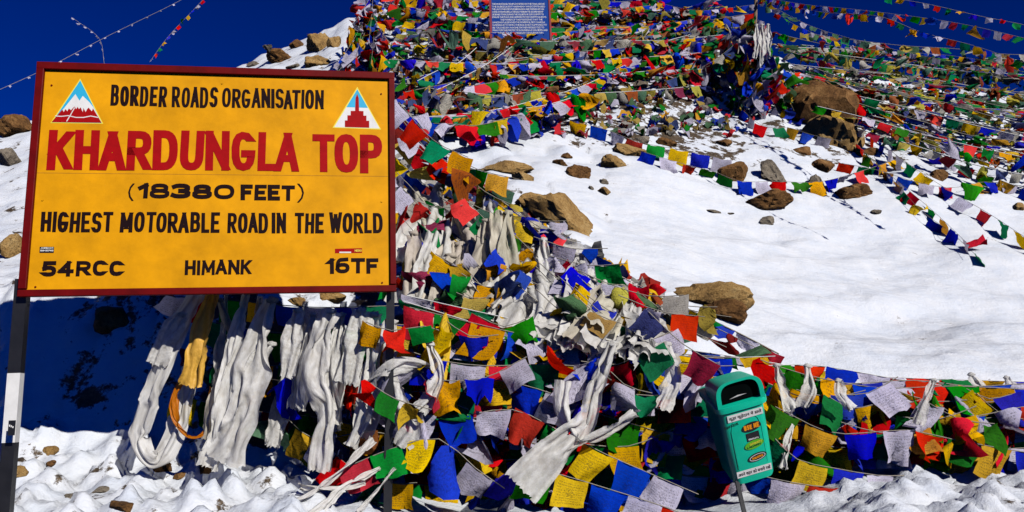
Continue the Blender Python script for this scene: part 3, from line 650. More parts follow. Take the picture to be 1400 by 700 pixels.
# ------------------------------------------------------------------ the big yellow sign
RED_P = paint('dark_red_paint', (.13, .0015, .002), .5, .3, 6, .3, wear=(.10, .01, .005), spec=.12); YEL_P = paint('yellow_paint', (.72, .315, .001), .6, .22, 3.0, .35, spec=.12, wear=(.60, .30, .02))
LRED = paint('red_lettering_paint', (.36, .002, .004), .6, .15, 12, spec=.1); LBLK = paint('black_lettering_paint', (.012, .004, .005), .6, .2, 12, spec=.08)
WHT = paint('white_paint', (.75, .74, .72), .55, .1, 10, .2, wear=(.4, .38, .34)); CYAN = paint('sky_blue_paint', (.02, .42, .68), .5, .1); BLKP = paint('black_paint', (.012, .012, .014), .4, .3, 10, .2, wear=(.06, .05, .045))
PALEY = paint('lemon_paint', (.85, .72, .06), .5, .05)
def basis(x, y, z_, yaw, tilt, roll):
    X = Vector((math.cos(yaw), math.sin(yaw), 0)); Nn = Vector((math.sin(yaw), -math.cos(yaw), 0)); Z = Vector((0, 0, 1))
    Z2 = Z * math.cos(tilt) + Nn * math.sin(tilt); X2 = X * math.cos(roll) + Z2 * math.sin(roll); Z3 = Z2 * math.cos(roll) - X * math.sin(roll); Nf = X2.cross(Z3)
    M = Matrix(((X2.x, Z3.x, Nf.x, x), (X2.y, Z3.y, Nf.y, y), (X2.z, Z3.z, Nf.z, z_), (0, 0, 0, 1))); return M
SM = basis(-1.99319, 5.1, 2.81488, .1553, -.06135, .02787); SW, SH = 2.3745, 1.5938
def local_of(M, px, py):           # where the ray through a photo pixel meets the board plane
    Mi = M.inverted(); o = Mi @ EYE; d = Mi.to_3x3() @ ray(px, py); s = -o.z / d.z; p = o + d * s; return p.x, p.y
sign = bpy.data.objects.new('road_sign', None); COL.objects.link(sign); sign.matrix_world = SM
tag(sign, 'big yellow painted sign with dark red frame on striped posts', 'sign')
def at_sign(px, py): return local_of(SM, px, py)
FRW = .050
MB().box((0, 0, -.018), (SW / 2 - .01, 0, 0), (0, SH / 2 - .01, 0), (0, 0, .014)).build('panel', YEL_P, sign)
for nm, c, hx, hy in (('frame_rail', (0, SH / 2 - FRW / 2, 0), SW / 2, FRW / 2), ('frame_rail', (0, -SH / 2 + .022, 0), SW / 2, .022), ('frame_rail', (-SW / 2 + .024, .003, 0), .024, SH / 2 - .0475), ('frame_rail', (SW / 2 - .020, .003, 0), .020, SH / 2 - .0475)):
    o = MB().box(c, (hx, 0, 0), (0, hy, 0), (0, 0, .022 if hx > .2 else .0205)).build(nm, RED_P, sign)
    bv = o.modifiers.new('edge', 'BEVEL'); bv.width = .004; bv.segments = 2
def sline(text, xl, xr, ybl, ybr, ytl, ytr, w, mat, wob=.02, gapf=1.0):
    a = at_sign(xl, ybl); b = at_sign(xr, ybr); c = at_sign(xl, ytl); d = at_sign(xr, ytr)
    mb = lettering(text, a[0], b[0], a[1], b[1], c[1] - a[1], d[1] - b[1], w, -.0012, wob, gapf, seed=len(text) + int(xl))
    o = mb.build('lettering', mat, sign); return o
px1 = SW / 495
sline('BORDER', 150.6, 227.5, 144, 145.5, 116, 118, 4.6 * px1, LBLK, .03, .7); sline('ROADS', 234.5, 297, 145.5, 147, 118, 119.5, 4.4 * px1, LBLK, .03, .7)
sline('ORGANISATION', 303, 442.5, 146, 149.5, 119.5, 123.5, 4.4 * px1, LBLK, .03, .6)
sline('KHARDUNGLA', 63, 408.5, 232, 234, 177, 181, 11.2 * px1, LRED, .012, .42); sline('TOP', 427, 522.5, 234.5, 237, 182.5, 184.5, 11.2 * px1, LRED, .012, .5)
sline('(', 174.5, 182, 272.5, 272.5, 252, 252, 2.3 * px1, LBLK); sline('18380', 188, 320, 271, 272, 250.5, 252, 5.6 * px1, LBLK, .02, .8)
sline('FEET', 329, 403, 273.5, 274, 252, 253, 5.6 * px1, LBLK, .02, .7); sline(')', 407, 415.5, 275, 275, 253, 253, 2.3 * px1, LBLK)
for t, a, b in (('HIGHEST', 55, 153.5), ('MOTORABLE', 163.5, 300), ('ROAD', 310.5, 366.5), ('IN', 371.5, 391), ('THE', 403, 442.5), ('WORLD', 450, 523.5)):
    s0 = (a - 55) / 468; s1 = (b - 55) / 468
    sline(t, a, b, 317 + 2 * s0, 317 + 2 * s1, 289.5 + 1.5 * s0, 289.5 + 1.5 * s1, 4.8 * px1, LBLK, .02, .65)
sline('54RCC', 56.5, 169, 378, 377, 357, 356, 5.2 * px1, LBLK, .02, .9); sline('HIMANK', 252.5, 343, 376, 375, 355.5, 355, 4.0 * px1, LBLK, .02, .9); sline('16TF', 446.5, 517.5, 374, 373.5, 353, 352.5, 5.2 * px1, LBLK, .02, .8)
def spoly(name, pp, z, mat, parent=sign):
    mb = MB(); [poly(mb, [at_sign(*p) for p in P], z) for P in pp]; return mb.build(name, mat, parent)
a = at_sign(41, 236); b = at_sign(540, 241); mb = MB(); V, F = thick([a, b], .0035, -.0034); mb.add(V, F); mb.build('sheet_joint', paint('dull_yellow_edge', (.42, .17, .004), .8, .3, 20), sign)
for bx_, by_ in ((-.46, .40), (0, .43), (.46, .40), (-.46, -.1), (.46, -.1), (-.46, -.46), (0, -.47), (.46, -.46)):
    MB().tube([(bx_ * SW, by_ * SH, -.006), (bx_ * SW, by_ * SH, .0015)], .006, 8).build('bolt', RED_P if abs(by_) > .3 and abs(bx_) > .4 else YEL_P, sign)
# mountain emblem
em = spoly('emblem', [[(68.5, 168), (109.5, 107), (141, 169)][::-1]], -.0030, PALEY)
spoly('emblem_sky', [[(71, 167), (109.5, 109.5), (139, 168)][::-1]], -.0024, CYAN, em)
spoly('emblem_snow', [[(70.5, 166.7), (88, 147), (103, 128.5), (108.5, 137.5), (113, 131), (122, 139.5), (128, 147), (139, 167.7)][::-1]], -.0018, WHT, em)
spoly('emblem_rock', [[(70.3, 166.8), (85, 149.5), (87, 153), (89.5, 149), (92, 152), (94, 148), (97, 150.5), (100, 147), (102, 145.5), (104, 149), (106, 146), (108, 149), (110, 146.5), (113, 153), (114, 147.5), (117, 153), (119, 149), (121, 147), (125.5, 152), (127, 148), (138.8, 167.6)][::-1]], -.0012, LRED, em)
w_ = [at_sign(*p) for p in ((75.5, 158.5), (84, 159), (93, 158), (104, 160.5), (114, 160.5), (124, 158.5), (134, 160.5))]; mb = MB(); mb.add(*thick(w_, .006, -.0006)); mb.add(*thick([at_sign(*p) for p in ((102, 147), (97, 156), (91, 166))], .006, -.0004)); mb.build('emblem_line', WHT, em)
# stupa emblem
em2 = spoly('emblem', [[(454.5, 174.5), (488.5, 118.5), (521, 177)][::-1]], -.0030, PALEY)
spoly('emblem_base', [[(457, 173.5), (488.5, 121.5), (519, 175.5)][::-1]], -.0024, WHT, em2)
spoly('emblem_sky', [[(473.5, 146.3), (488.5, 121.8), (503, 147.3)][::-1]], -.0018, CYAN, em2)
spoly('emblem_stupa', [[(471.5, 173.5), (471.5, 164.5), (475, 164.5), (475, 157.5), (479.5, 157.5), (479.5, 151.5), (485.5, 151.5), (486, 134), (488.3, 128), (490.5, 134), (491, 151.5), (497, 151.8), (497, 158), (501, 158), (501, 165), (504.8, 165), (504.8, 174.5)][::-1]], -.0012, LRED, em2)
# two small stickers
st = spoly('sticker', [[(54, 337.3), (73.8, 337.3), (73.3, 345.6), (53.7, 345.6)][::-1]], -.0022, BLKP); 
a = at_sign(55.5, 340); b = at_sign(72.5, 340); lettering('ASSAM', a[0], b[0], a[1], a[1], .010, .010, .0022, -.0016, gapf=.7).build('lettering', WHT, st)
a = at_sign(55, 343.5); b = at_sign(72.8, 343.5); lettering('BIKERS', a[0], b[0], a[1], a[1], .010, .010, .0022, -.0016, gapf=.7).build('lettering', WHT, st)
st = spoly('sticker', [[(458, 340), (495, 339.2), (495, 345.5), (458, 346)][::-1]], -.0022, LRED)
spoly('sticker_strip', [[(464, 344), (480, 344), (480, 345.8), (464, 345.8)][::-1]], -.0016, WHT, st)
a = at_sign(485, 344); b = at_sign(494.5, 344); lettering('HERO', a[0], b[0], a[1], a[1], .015, .015, .003, -.0016, gapf=.6).build('lettering', PALEY, st)
# posts with painted bands
def post(pa, pb, Ya, Yb, wpx, bands):
    A = at(*pa, Ya); B = at(*pb, Yb); w = wpx / FPX * Ya / 2; ax = (B - A); Mi = SM.inverted()
    for f0, f1, mt, nm in bands:
        p = A + ax * f0; q = A + ax * f1; c = Mi @ ((p + q) / 2); h = Mi.to_3x3() @ ((p - q) / 2); X = Vector((w, 0, 0)); Z = Vector((0, 0, w * .8))
        MB().box(c, X, h, Z).build(nm, mt, sign)
post((31, 395), (-6, 860), 4.94, 4.86, 16, [(-.03, .262, BLKP, 'post'), (.262, .47, WHT, 'post'), (.47, 1, BLKP, 'post')])
post((534, 396), (528, 860), 5.34, 5.30, 11, [(-.03, 1, BLKP, 'post')])
# sticker on the left post
Mi = SM.inverted(); p = Mi @ at(16, 585, 4.78); MB().box((p.x, p.y, p.z), (.020, 0, 0), (0, .045, 0), (0, 0, .0015)).build('post_sticker', BLKP, sign)
mb = lettering('WWW', p.x - .016, p.x + .012, p.y + .008, p.y - .004, .012, .012, .0025, p.z + .003, .1); mb.build('lettering', WHT, sign)
for sx_, yy in ((-.99, .55), (-.99, -.45)):
    MB().box((sx_ * SW / 2, yy, -.045), (.03, 0, 0), (0, .02, 0), (0, 0, .02)).build('bracket', BLKP, sign)

# ------------------------------------------------------------------ blue notice board
NAVY = paint('navy_paint', (.006, .05, .28), .6, .12, 5, spec=.1); NFR = paint('maroon_frame', (.22, .004, .02), .5, .2, 8)
YBD = ground(711, 70).y - .7; bx = at(711, 54, YBD); BW = 88 / FPX * YBD; BH = 1.45
board = bpy.data.objects.new('notice_board', None); COL.objects.link(board)
BM = basis(bx.x, YBD, bx.z + BH / 2 - .03, .05, -.05, .028); board.matrix_world = BM
tag(board, 'dark blue notice board with white capital lettering high on the slope', 'sign')
MB().box((0, 0, -.012), (BW / 2 - .02, 0, 0), (0, BH / 2 - .01, 0), (0, 0, .01)).build('panel', NAVY, board)
for c, hx, hy in (((-BW / 2 + .02, 0, 0), .026, BH / 2), ((BW / 2 - .018, 0, 0), .020, BH / 2), ((0, BH / 2 - .02, 0), BW / 2 - .05, .02)):
    MB().box(c, (hx, 0, 0), (0, hy, 0), (0, 0, .018)).build('frame_rail', NFR, board)
LINES = ['THE KHARDUNG TEMPLE IS SITED ON THE PASS ABOVE', 'THE SUBSEQUENT HARMONY WAS CONTINUED', 'THE LAST DYNASTIES PLEDGING IN 1834 AND THE INDO ARYAN', 'CHOSE AT KHARDUNG LA THE IDOL FOUND IN THE SECOND SON OF', 'DESIGNED TO ENCOURAGE THE SOLDIERS OF OUR COUNTRY TO', 'ENSURE THE PEACE AND HARMONY IN THE COUNTRY ALWAYS.', 'THE POWER OF THIS POSITION IS THAT THE', 'GANESH IS PLACED OVER THE POWERFUL DEITY KHADGA',
         '(HARSI) DUE TO WHICH THE IDOL IS NOT SUPPOSED TO', 'BE TOUCHED BY ANYONE. RATHER REQUESTED TO', 'PRAY FOR THE PROTECTION OUR BRAVE SOLDIERS AND', 'FOR THE PEACE AND LONGEVITY OF OUR NATION']
EXT = [(.03, .95)] * 2 + [(.03, .93), (.03, .92), (.03, .92), (.03, .97), (.17, .90), (.03, .94), (.03, .97), (.03, .92), (.03, .98), (.03, .90)]
for i, tx in enumerate(LINES):
    fy = -BH / 2 + .155 + (len(LINES) - 1 - i) * .0645; a, b = EXT[i]; x0 = -BW / 2 + .06; Wd = BW - .12
    tx = ''.join(c for c in tx if c in G or c == ' ')
    lettering(tx, x0 + Wd * (a - .03), x0 + Wd * b, fy, fy, .040, .040, .0048, .0005, .03, .62, seed=i).build('lettering', WHT, board)
for sx_ in (-.42, .42):
    MB().box((sx_ * BW, -BH / 2 - .1, -.06), (.025, 0, 0), (0, .5, 0), (0, 0, .02)).build('post', NFR, board)

# ------------------------------------------------------------------ litter bin
BINM = paint('green_plastic', (.002, .52, .33), .35, .12, 6, .12, wear=(.03, .28, .20), spec=.4); BDARK = paint('bin_inside_shade', (.002, .004, .004), .9, .2, spec=.02)  # BDARK is near-black to stand in for shade inside the green bin
YB = 5.25; BHt = .575
BMx = basis(1.58228, YB, 1.04712, .12136, .36227, .28854); bt = BMx @ Vector((0, -.295, 0)); BMx.translation = bt
binr = bpy.data.objects.new('litter_bin', None); COL.objects.link(binr)
binr.matrix_world = BMx
tag(binr, 'tilted green plastic litter bin with Hindi stickers in front of the flag wall', 'litter bin')
def rrect(w, d, r, n=4):
    out = []
    for cx, cz, a0 in ((w / 2 - r, -r, 0), (w / 2 - r, -d + r, -90), (-w / 2 + r, -d + r, -180), (-w / 2 + r, -r, -270)):
        q = []
        for k in range(n + 1): a = R_(90 - (k / n) * 90 + a0); q.append((cx + r * math.cos(a), cz + r * math.sin(a)))
        out += q
    return out
def loft(name, secs, mat, parent, capb=True, capt=True, smooth=True):
    mb = MB(); m = len(secs[0][1])
    for y, s in secs: mb.V += [Vector((x, y, z)) for x, z in s]
    for k in range(len(secs) - 1):
        for i in range(m): mb.F.append((k * m + i, k * m + (i + 1) % m, (k + 1) * m + (i + 1) % m, (k + 1) * m + i))
    if capb: mb.F.append(tuple(range(m))[::-1])
    if capt: mb.F.append(tuple((len(secs) - 1) * m + i for i in range(m)))
    o = mb.build(name, mat, parent); me = o.data; me.polygons.foreach_set('use_smooth', [True] * len(me.polygons)); me.set_sharp_from_angle(angle=R_(35)); return o
bw = .315; bd = .34
loft('body', [(0, rrect(bw * .93 - .02, bd * .84 - .02, .05)), (.012, rrect(bw * .93, bd * .84, .055)), (BHt * .45, rrect(bw * .99, bd * 1.04, .06)), (BHt * .97, rrect(bw, bd, .05))], BINM, binr)
loft('rim', [(BHt * .955, rrect(bw + .030, bd + .03, .06)), (BHt * .958, rrect(bw + .050, bd + .05, .06)), (BHt + .010, rrect(bw + .050, bd + .05, .06)), (BHt + .016, rrect(bw + .034, bd + .034, .06))], BINM, binr).location = (0, 0, .018)
# hood: arch band standing on the rim with a flat black sheet for the shade inside
def arch(w, h, n=18, y0=0, p=.5):
    return [(w / 2 * math.copysign(abs(math.cos(a)) ** p, math.cos(a)), y0 + h * abs(math.sin(a)) ** p) for a in [math.pi * k / n for k in range(n + 1)]]
hh = .178
oa = arch(bw + .012, hh, 18, BHt + .012); ia = arch(bw - .050, hh - .030, 18, BHt + .024)
mb = MB(); n = len(oa); zf, zb = .006, -bd + .02
V = [(x, y, zf) for x, y in oa] + [(x, y, zf) for x, y in ia] + [(x, y, zf - .03) for x, y in ia] + [(x * .92, BHt + .01 + (y - BHt) * .55, zb * .8) for x, y in oa]
F = []
for i in range(n - 1):
    F += [(i, i + 1, n + i + 1, n + i), (n + i, n + i + 1, 2 * n + i + 1, 2 * n + i), (i + 1, i, 3 * n + i, 3 * n + i + 1)]
F += [(0, n, 2 * n - 1, n - 1), tuple(range(3 * n, 4 * n))]
o = mb.add(V, F).build('hood', BINM, binr); o.data.polygons.foreach_set('use_smooth', [True] * len(o.data.polygons)); o.data.set_sharp_from_angle(angle=R_(40))
ib = arch(bw - .046, hh - .027, 18, BHt + .022)
MB().add([(x, y, zf - .032) for x, y in ib], [tuple(range(len(ib)))]).build('opening_shade', BDARK, binr)
MB().add([(-.07, BHt + .048, zf - .030), (.02, BHt + .055, zf - .030), (.055, BHt + .062, zf - .024), (-.01, BHt + .066, zf - .026)], [(0, 1, 2, 3)]).build('paper_scrap', WHT, binr)
# raised panel outline on the front
pr = [(x * .66 * bw, BHt * (.20 + .68 * y)) for x, y in [(-.5, 0), (-.5, .72), (-.42, .88), (-.25, .97), (0, 1), (.25, .97), (.42, .88), (.5, .72), (.5, 0), (.42, -.04), (-.42, -.04), (-.5, 0)]]
o = MB().tube([(x, y, .001 - .006 * (1 - y / BHt)) for x, y in pr], .004, 6).build('moulding', BINM, binr, True)
def face_z(y): return .003
def slab(name, cx, cy, w, h, z, mat, ang=0, parent=binr, oval=False):
    ca, sa = math.cos(ang), math.sin(ang)
    pp = [(w / 2 * math.cos(t), h / 2 * math.sin(t)) for t in [6.2832 * k / 24 for k in range(24)]] if oval else [(-w / 2, -h / 2), (w / 2, -h / 2), (w / 2, h / 2), (-w / 2, h / 2)]
    q = [(cx + x * ca - y * sa, cy + x * sa + y * ca) for x, y in pp]; m = len(q)
    return MB().add([(x, y, z) for x, y in q] + [(x, y, z - .003) for x, y in q], [tuple(range(m))] + [(i, m + i, m + (i + 1) % m, (i + 1) % m) for i in range(m)]).build(name, mat, parent)
LIME = paint('lime_print', (.12, .45, .02), .5, .1); ORG = paint('orange_print', (.85, .30, .01), .5, .1)
s1 = slab('sticker', .008, BHt * .865, .245, .048, .004, WHT); s2 = slab('sticker', .0, BHt * .13, .245, .046, .004, WHT)
def deva(txt, cx, cy, w, h, parent):
    cu = bpy.data.curves.new('text', 'FONT'); cu.body = txt; cu.size = .05; cu.align_x = 'CENTER'; cu.align_y = 'CENTER'; cu.offset = .0006; cu.resolution_u = 2
    o = bpy.data.objects.new('lettering', cu); COL.objects.link(o); bpy.context.view_layer.update()
    dg = bpy.context.evaluated_depsgraph_get(); me = bpy.data.meshes.new_from_object(o.evaluated_get(dg)); COL.objects.unlink(o); bpy.data.objects.remove(o)
    c = np.array([v.co[:] for v in me.vertices]); mn, mxx = c.min(0), c.max(0)
    c[:, 0] = (c[:, 0] - (mn[0] + mxx[0]) / 2) * w / (mxx[0] - mn[0]) + cx; c[:, 1] = (c[:, 1] - (mn[1] + mxx[1]) / 2) * h / (mxx[1] - mn[1]) + cy; c[:, 2] = .0055
    me.vertices.foreach_set('co', c.ravel()); me.materials.clear(); me.materials.append(LBLK); me.update(); obj('lettering', me, parent)
deva('कूड़ा कूड़ेदान में डालें', .008, BHt * .865, .225, .034, s1); deva('अपने शहर को बनाये रखें', 0, BHt * .13, .228, .034, s2)
s3 = slab('sticker', .035, BHt * .70, .135, .066, .005, BLKP, R_(6), oval=True)
lettering('USE ME', -.018, .088, BHt * .70 - .017, BHt * .70 - .012, .036, .036, .0085, .0065, .05, .5).build('lettering', ORG, s3)
s4 = slab('sticker', .035, BHt * .575, .088, .058, .004, BLKP, R_(2))
lettering('HIMALAYA', .000, .070, BHt * .575 - .022, BHt * .575 - .022, .012, .012, .003, .0055, .05, .6).build('lettering', WHT, s4)
s5 = slab('sticker', .032, BHt * .47, .135, .062, .006, LIME, R_(8), oval=True)
lettering('GREEN', .0, .085, BHt * .47 + .0, BHt * .47 + .008, .014, .014, .003, .0075, .05, .6).build('lettering', PALEY, s5)
lettering('LADAKH', -.02, .075, BHt * .47 - .020, BHt * .47 - .010, .014, .014, .003, .0075, .05, .6).build('lettering', BLKP, s5)
s6 = slab('sticker', .038, BHt * .30, .135, .060, .005, BLKP, R_(8), oval=True)
ring = [(.038 + .055 * math.cos(t) * math.cos(.14) - .021 * math.sin(t) * math.sin(.14), BHt * .30 + .055 * math.cos(t) * math.sin(.14) + .021 * math.sin(t)) for t in [6.2832 * k / 20 for k in range(21)]]
mb = MB(); mb.add(*thick(ring, .004, .0065)); mb.build('ring', WHT, s6); lettering('RIDERS', .0, .078, BHt * .30 - .012, BHt * .30 - .002, .016, .016, .004, .0075, .05, .6).build('lettering', ORG, s6)
lettering('BLUE DEVIL', -.145, -.045, BHt * .755, BHt * .775, .018, .018, .0028, .004, .1, .8).build('scribble', LBLK, binr)
# post of the bin
p0 = BMx.inverted() @ at(1008, 640, YB + .08); p1 = BMx.inverted() @ at(1022, 720, YB + .03)
p0.z = -bd * .3
mb = MB(); mb.box((p0 + p1) / 2, (.013, 0, 0), (p1 - p0) / 2, (0, 0, .013)).build('post', BLKP, binr)

# ------------------------------------------------------------------ front wall of flags
W0 = .225
def wl(L, size=W0, label='', **kw): return string(px_pts(L), size, label, **kw)
# the cords stretched along the top of the wall
wl([(556,404,5.75),(700,436,5.9),(850,464,6.0),(1000,487,6.1),(1180,513,6.2),(1400,522,6.2),(1480,528,6.2)], .24, 'topmost cord of narrow rolled flags along the upper edge of the flag wall', hgt=.34, wind=.7, drape=False, cord=WCORD, crump=0)
wl([(552,412,5.7),(690,452,5.8),(840,478,5.9),(960,489,6.0),(1060,487,6.0)], .23, 'cord of short folded flags just below the top cord left of the bin', hgt=.38, wind=.7, drape=False, cord=WCORD, start=2, crump=0)
wl([(560,420,5.65),(640,440,5.6),(740,462,5.6),(850,474,5.62),(950,489,5.7)], .25, 'string of large printed flags starting with a big red one below the sign corner', start=1, drape=False, wind=.3, lean=.15)
wl([(535,470,5.5),(590,490,5.5),(660,500,5.5),(750,498,5.55),(830,505,5.6)], .24, 'string with white and yellow printed flags across the left of the flag wall', start=3, drape=False, wind=.35)
wl([(520,540,5.6),(600,532,5.55),(680,520,5.5),(760,540,5.5),(820,566,5.55),(900,590,5.65)], .235, 'string sagging through the middle left of the wall below two printed flags', start=0, drape=False, wind=.35)
wl([(560,560,5.45),(620,570,5.4),(700,560,5.45),(770,592,5.4),(830,622,5.4),(890,648,5.4),(955,676,5.4)], .25, 'string of big flat flags running down to the bottom edge left of the bin', start=3, drape=False, wind=.15, crump=0, jit=.06)
wl([(470,640,5.3),(540,612,5.3),(600,600,5.3),(650,640,5.3),(690,668,5.3)], .22, 'low string with a drooping red and green flag near the right sign post', start=1, drape=False, wind=.5)
wl([(720,640,5.3),(770,650,5.3),(830,668,5.3),(900,690,5.3),(960,712,5.3)], .24, 'lowest string of green and yellow flags left of the bin at the bottom edge', start=2, drape=False, wind=.2, jit=.08)
wl([(840,545,5.7),(880,560,5.75),(930,572,5.8),(985,590,5.8)], .22, 'short string of dim flags in the dark gap left of the bin', start=2, drape=False)
wl([(830,480,5.65),(900,492,5.65),(960,500,5.7),(1005,500,5.7)], .28, 'string of big yellow, blue and green flags just left of the bin hood', start=3, drape=False, wind=.2)
# right of the bin
wl([(1040,492,5.7),(1100,512,5.7),(1200,530,5.75),(1300,528,5.8),(1400,532,5.8),(1470,534,5.8)], .235, 'upper string of red and white flags right of the bin', start=1, drape=False, wind=.4)
wl([(1050,524,5.6),(1110,548,5.6),(1180,562,5.6),(1240,560,5.65),(1310,572,5.7),(1400,556,5.7),(1470,550,5.7)], .235, 'sagging string with a large blue flag right of the bin', start=3, drape=False, wind=.4)
wl([(1060,556,5.55),(1130,590,5.5),(1180,592,5.5),(1240,588,5.5),(1300,600,5.55),(1400,618,5.6),(1470,622,5.6)], .24, 'string of large green, red and yellow flags across the lower right of the wall', start=2, drape=False, wind=.18, crump=.05, jit=.06)
wl([(1060,600,5.5),(1090,628,5.45),(1140,640,5.45),(1200,650,5.45),(1236,650,5.5)], .22, 'small lowest string with yellow, blue and white flags right of the bin', start=2, drape=False, wind=.15, jit=.05)
wl([(1020,645,5.5),(1060,655,5.4),(1110,664,5.35),(1160,668,5.35)], .21, 'string end with a blue printed flag touching the snow bank right of the bin', start=4, drape=False, wind=.15, hgt=.8)
wl([(1048,500,5.9),(1120,500,5.95),(1250,522,6.0),(1400,540,6.0),(1470,544,6.0)], .25, 'second cord of short flags under the top cord right of the bin', hgt=.6, start=2, drape=False, cord=WCORD)
for i, (y0, st_) in enumerate(((512, 1), (534, 4), (556, 0), (578, 3), (600, 1))):
    wl([(1058, y0 - 4, 5.75 - i * .03), (1150, y0 + 12, 5.78 - i * .03), (1250, y0 + 8, 5.8 - i * .03), (1330, y0 + 16, 5.84 - i * .03), (1410, y0 + 12, 5.86 - i * .03), (1475, y0 + 14, 5.9 - i * .03)], .215,
       '%s of five close level rows of flags right of the bin' % ['first', 'second', 'third', 'fourth', 'fifth'][i], start=st_, drape=False, wind=.3, jit=.1, gap=.96, crump=.1, hgt=.9)
# filling rows behind, deep in the wall
rw = random.Random(21)
for i in range(11):
    y0 = 438 + i * 21; Yd = rw.uniform(5.8, 6.0); off = rw.uniform(-12, 12)
    L = [(rw.uniform(480, 560), y0 + off, Yd)]
    for xx in (660, 780, 900, 1010): L.append((xx, y0 + off + (xx - 560) * .08 + rw.uniform(-10, 16), Yd))
    wl(L, .24, '%s row from the top of flags packed deep in the wall left of the bin' % ['first','second','third','fourth','fifth','sixth','seventh','eighth','ninth','tenth','eleventh'][i], group='strings packed in the back of the flag wall left of the bin', start=rw.randrange(5), drape=False, wind=.4, crump=.25, seed=500 + i)
for i in range(8):
    y0 = 505 + i * 17; Yd = rw.uniform(5.95, 6.2); L = [(rw.uniform(1000, 1060), y0, Yd)]
    for xx in (1150, 1240, 1330, 1420, 1490): L.append((xx, min(612, y0 + 6 + rw.uniform(-8, 12) + (xx - 1060) * .03), Yd))
    wl(L, .235, '%s row from the top of flags packed deep in the wall right of the bin' % ['first','second','third','fourth','fifth','sixth','seventh','eighth'][i], group='strings packed in the back of the flag wall right of the bin', start=rw.randrange(5), drape=False, wind=.4, crump=.25, seed=520 + i)
for i, (y0, st_) in enumerate(((452, 3), (478, 0), (506, 2), (534, 4), (560, 1), (588, 3), (616, 0))):
    wl([(548, y0 - 6, 5.72), (640, y0 + 10, 5.7), (740, y0 + 14, 5.68), (840, y0 + 26, 5.7), (930, y0 + 34, 5.75), (990, y0 + 38, 5.8)], .22, '%s of seven close sagging rows of flags left of the bin' % ['first', 'second', 'third', 'fourth', 'fifth', 'sixth', 'seventh'][i],
       start=st_, drape=False, wind=.4, jit=.16, gap=.95, crump=.2, hgt=.92, lean=.1)
# short tangled pieces in front, loose ends
ORD = 'first second third fourth fifth sixth seventh eighth ninth tenth eleventh twelfth thirteenth fourteenth fifteenth sixteenth seventeenth eighteenth nineteenth twentieth'.split()
xsL = sorted(rw.uniform(535, 900) for i in range(20)); xsR = sorted(rw.uniform(1060, 1350) for i in range(14))
for i, x in enumerate(xsL):
    y = rw.uniform(425, 610); dx = rw.uniform(60, 130); dy = rw.uniform(-40, 70); Yd = rw.uniform(5.4, 5.75)
    wl([(x, y, Yd), (x + dx / 2, y + dy / 2 + 14, Yd), (x + dx, y + dy, Yd)], .22, 'short tangled length of flags, %s from the left on the wall left of the bin' % ORD[i], group='short tangled flag lengths in the left of the wall', start=rw.randrange(5), drape=False, wind=.7, jit=.45, crump=.4, seed=540 + i)
for i, x in enumerate(xsR):
    y = rw.uniform(528, 590); dx = rw.uniform(60, 120); dy = rw.uniform(-25, 40); Yd = rw.uniform(5.55, 5.85)
    wl([(x, y, Yd), (x + dx / 2, y + dy / 2 + 10, Yd), (x + dx, y + dy, Yd)], .22, 'short tangled length of flags, %s from the left on the wall right of the bin' % ORD[i], group='short tangled flag lengths in the right of the wall', start=rw.randrange(5), drape=False, wind=.7, jit=.45, crump=.4, seed=560 + i)

# ------------------------------------------------------------------ scarves below the sign
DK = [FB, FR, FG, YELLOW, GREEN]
wl([(235,405,5.75),(330,412,5.7),(430,420,5.65),(545,418,5.6)], .2, 'string of flags behind the scarves just below the sign', start=0, drape=False, wind=.3, hgt=.9)
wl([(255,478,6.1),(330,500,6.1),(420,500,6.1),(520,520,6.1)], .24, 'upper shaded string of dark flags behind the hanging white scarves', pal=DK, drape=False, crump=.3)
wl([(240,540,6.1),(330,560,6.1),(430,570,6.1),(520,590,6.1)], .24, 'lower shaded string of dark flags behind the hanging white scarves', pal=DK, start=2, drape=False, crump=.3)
wl([(290,440,5.9),(380,455,5.9),(470,450,5.9),(550,470,5.9)], .22, 'string with green and yellow flags between the hanging white scarves', pal=[GREEN, BLUE, YELLOW, RED, GREEN], start=4, drape=False, crump=.2)
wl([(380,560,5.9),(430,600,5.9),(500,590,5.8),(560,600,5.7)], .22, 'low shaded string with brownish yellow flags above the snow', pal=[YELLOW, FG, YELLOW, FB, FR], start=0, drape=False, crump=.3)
def sc(L, wpx, label, **kw):
    Y0 = L[0][2]; return scarf(px_pts(L), wpx / FPX * Y0, label, **kw)
sc([(275,395,5.6),(235,470,5.5),(200,560,5.5),(190,605,5.5),(212,632,5.5),(240,590,5.55),(262,500,5.6),(278,440,5.65)], 34, 'translucent white scarf hanging in a long loop at the left end', amp=.10, pleats=2, taper=(.7,1,.6))
sc([(250,430,5.45),(226,462,5.45),(212,498,5.45)], 34, 'short torn white scarf end at the far left below the sign', amp=.12, taper=(.6,1,1.1), pleats=2.5)
sc([(292,398,5.5),(280,440,5.45),(270,480,5.42),(262,528,5.42)], 36, 'cream yellow scarf hanging short below the sign', mat=SILKY, amp=.2, taper=(.5,.9,1), pleats=4)
sc([(252,515,5.5),(238,545,5.48),(243,580,5.48),(262,598,5.48),(282,590,5.5),(290,560,5.55),(292,530,5.6)], 13, 'orange silk scarf hanging as a small loop', mat=SILKO, amp=.25, taper=(.8,1,.8), pleats=2, knot=False)
sc([(338,400,5.5),(325,450,5.45),(312,510,5.42),(300,580,5.4),(285,640,5.4)], 30, 'long narrow white scarf second from the left group', amp=.2, pleats=3)
sc([(372,410,5.45),(352,470,5.4),(342,520,5.38),(330,570,5.36),(305,632,5.36)], 50, 'widest long white scarf hanging to the snow', amp=.16, pleats=4.5, taper=(.4,1,1.05))
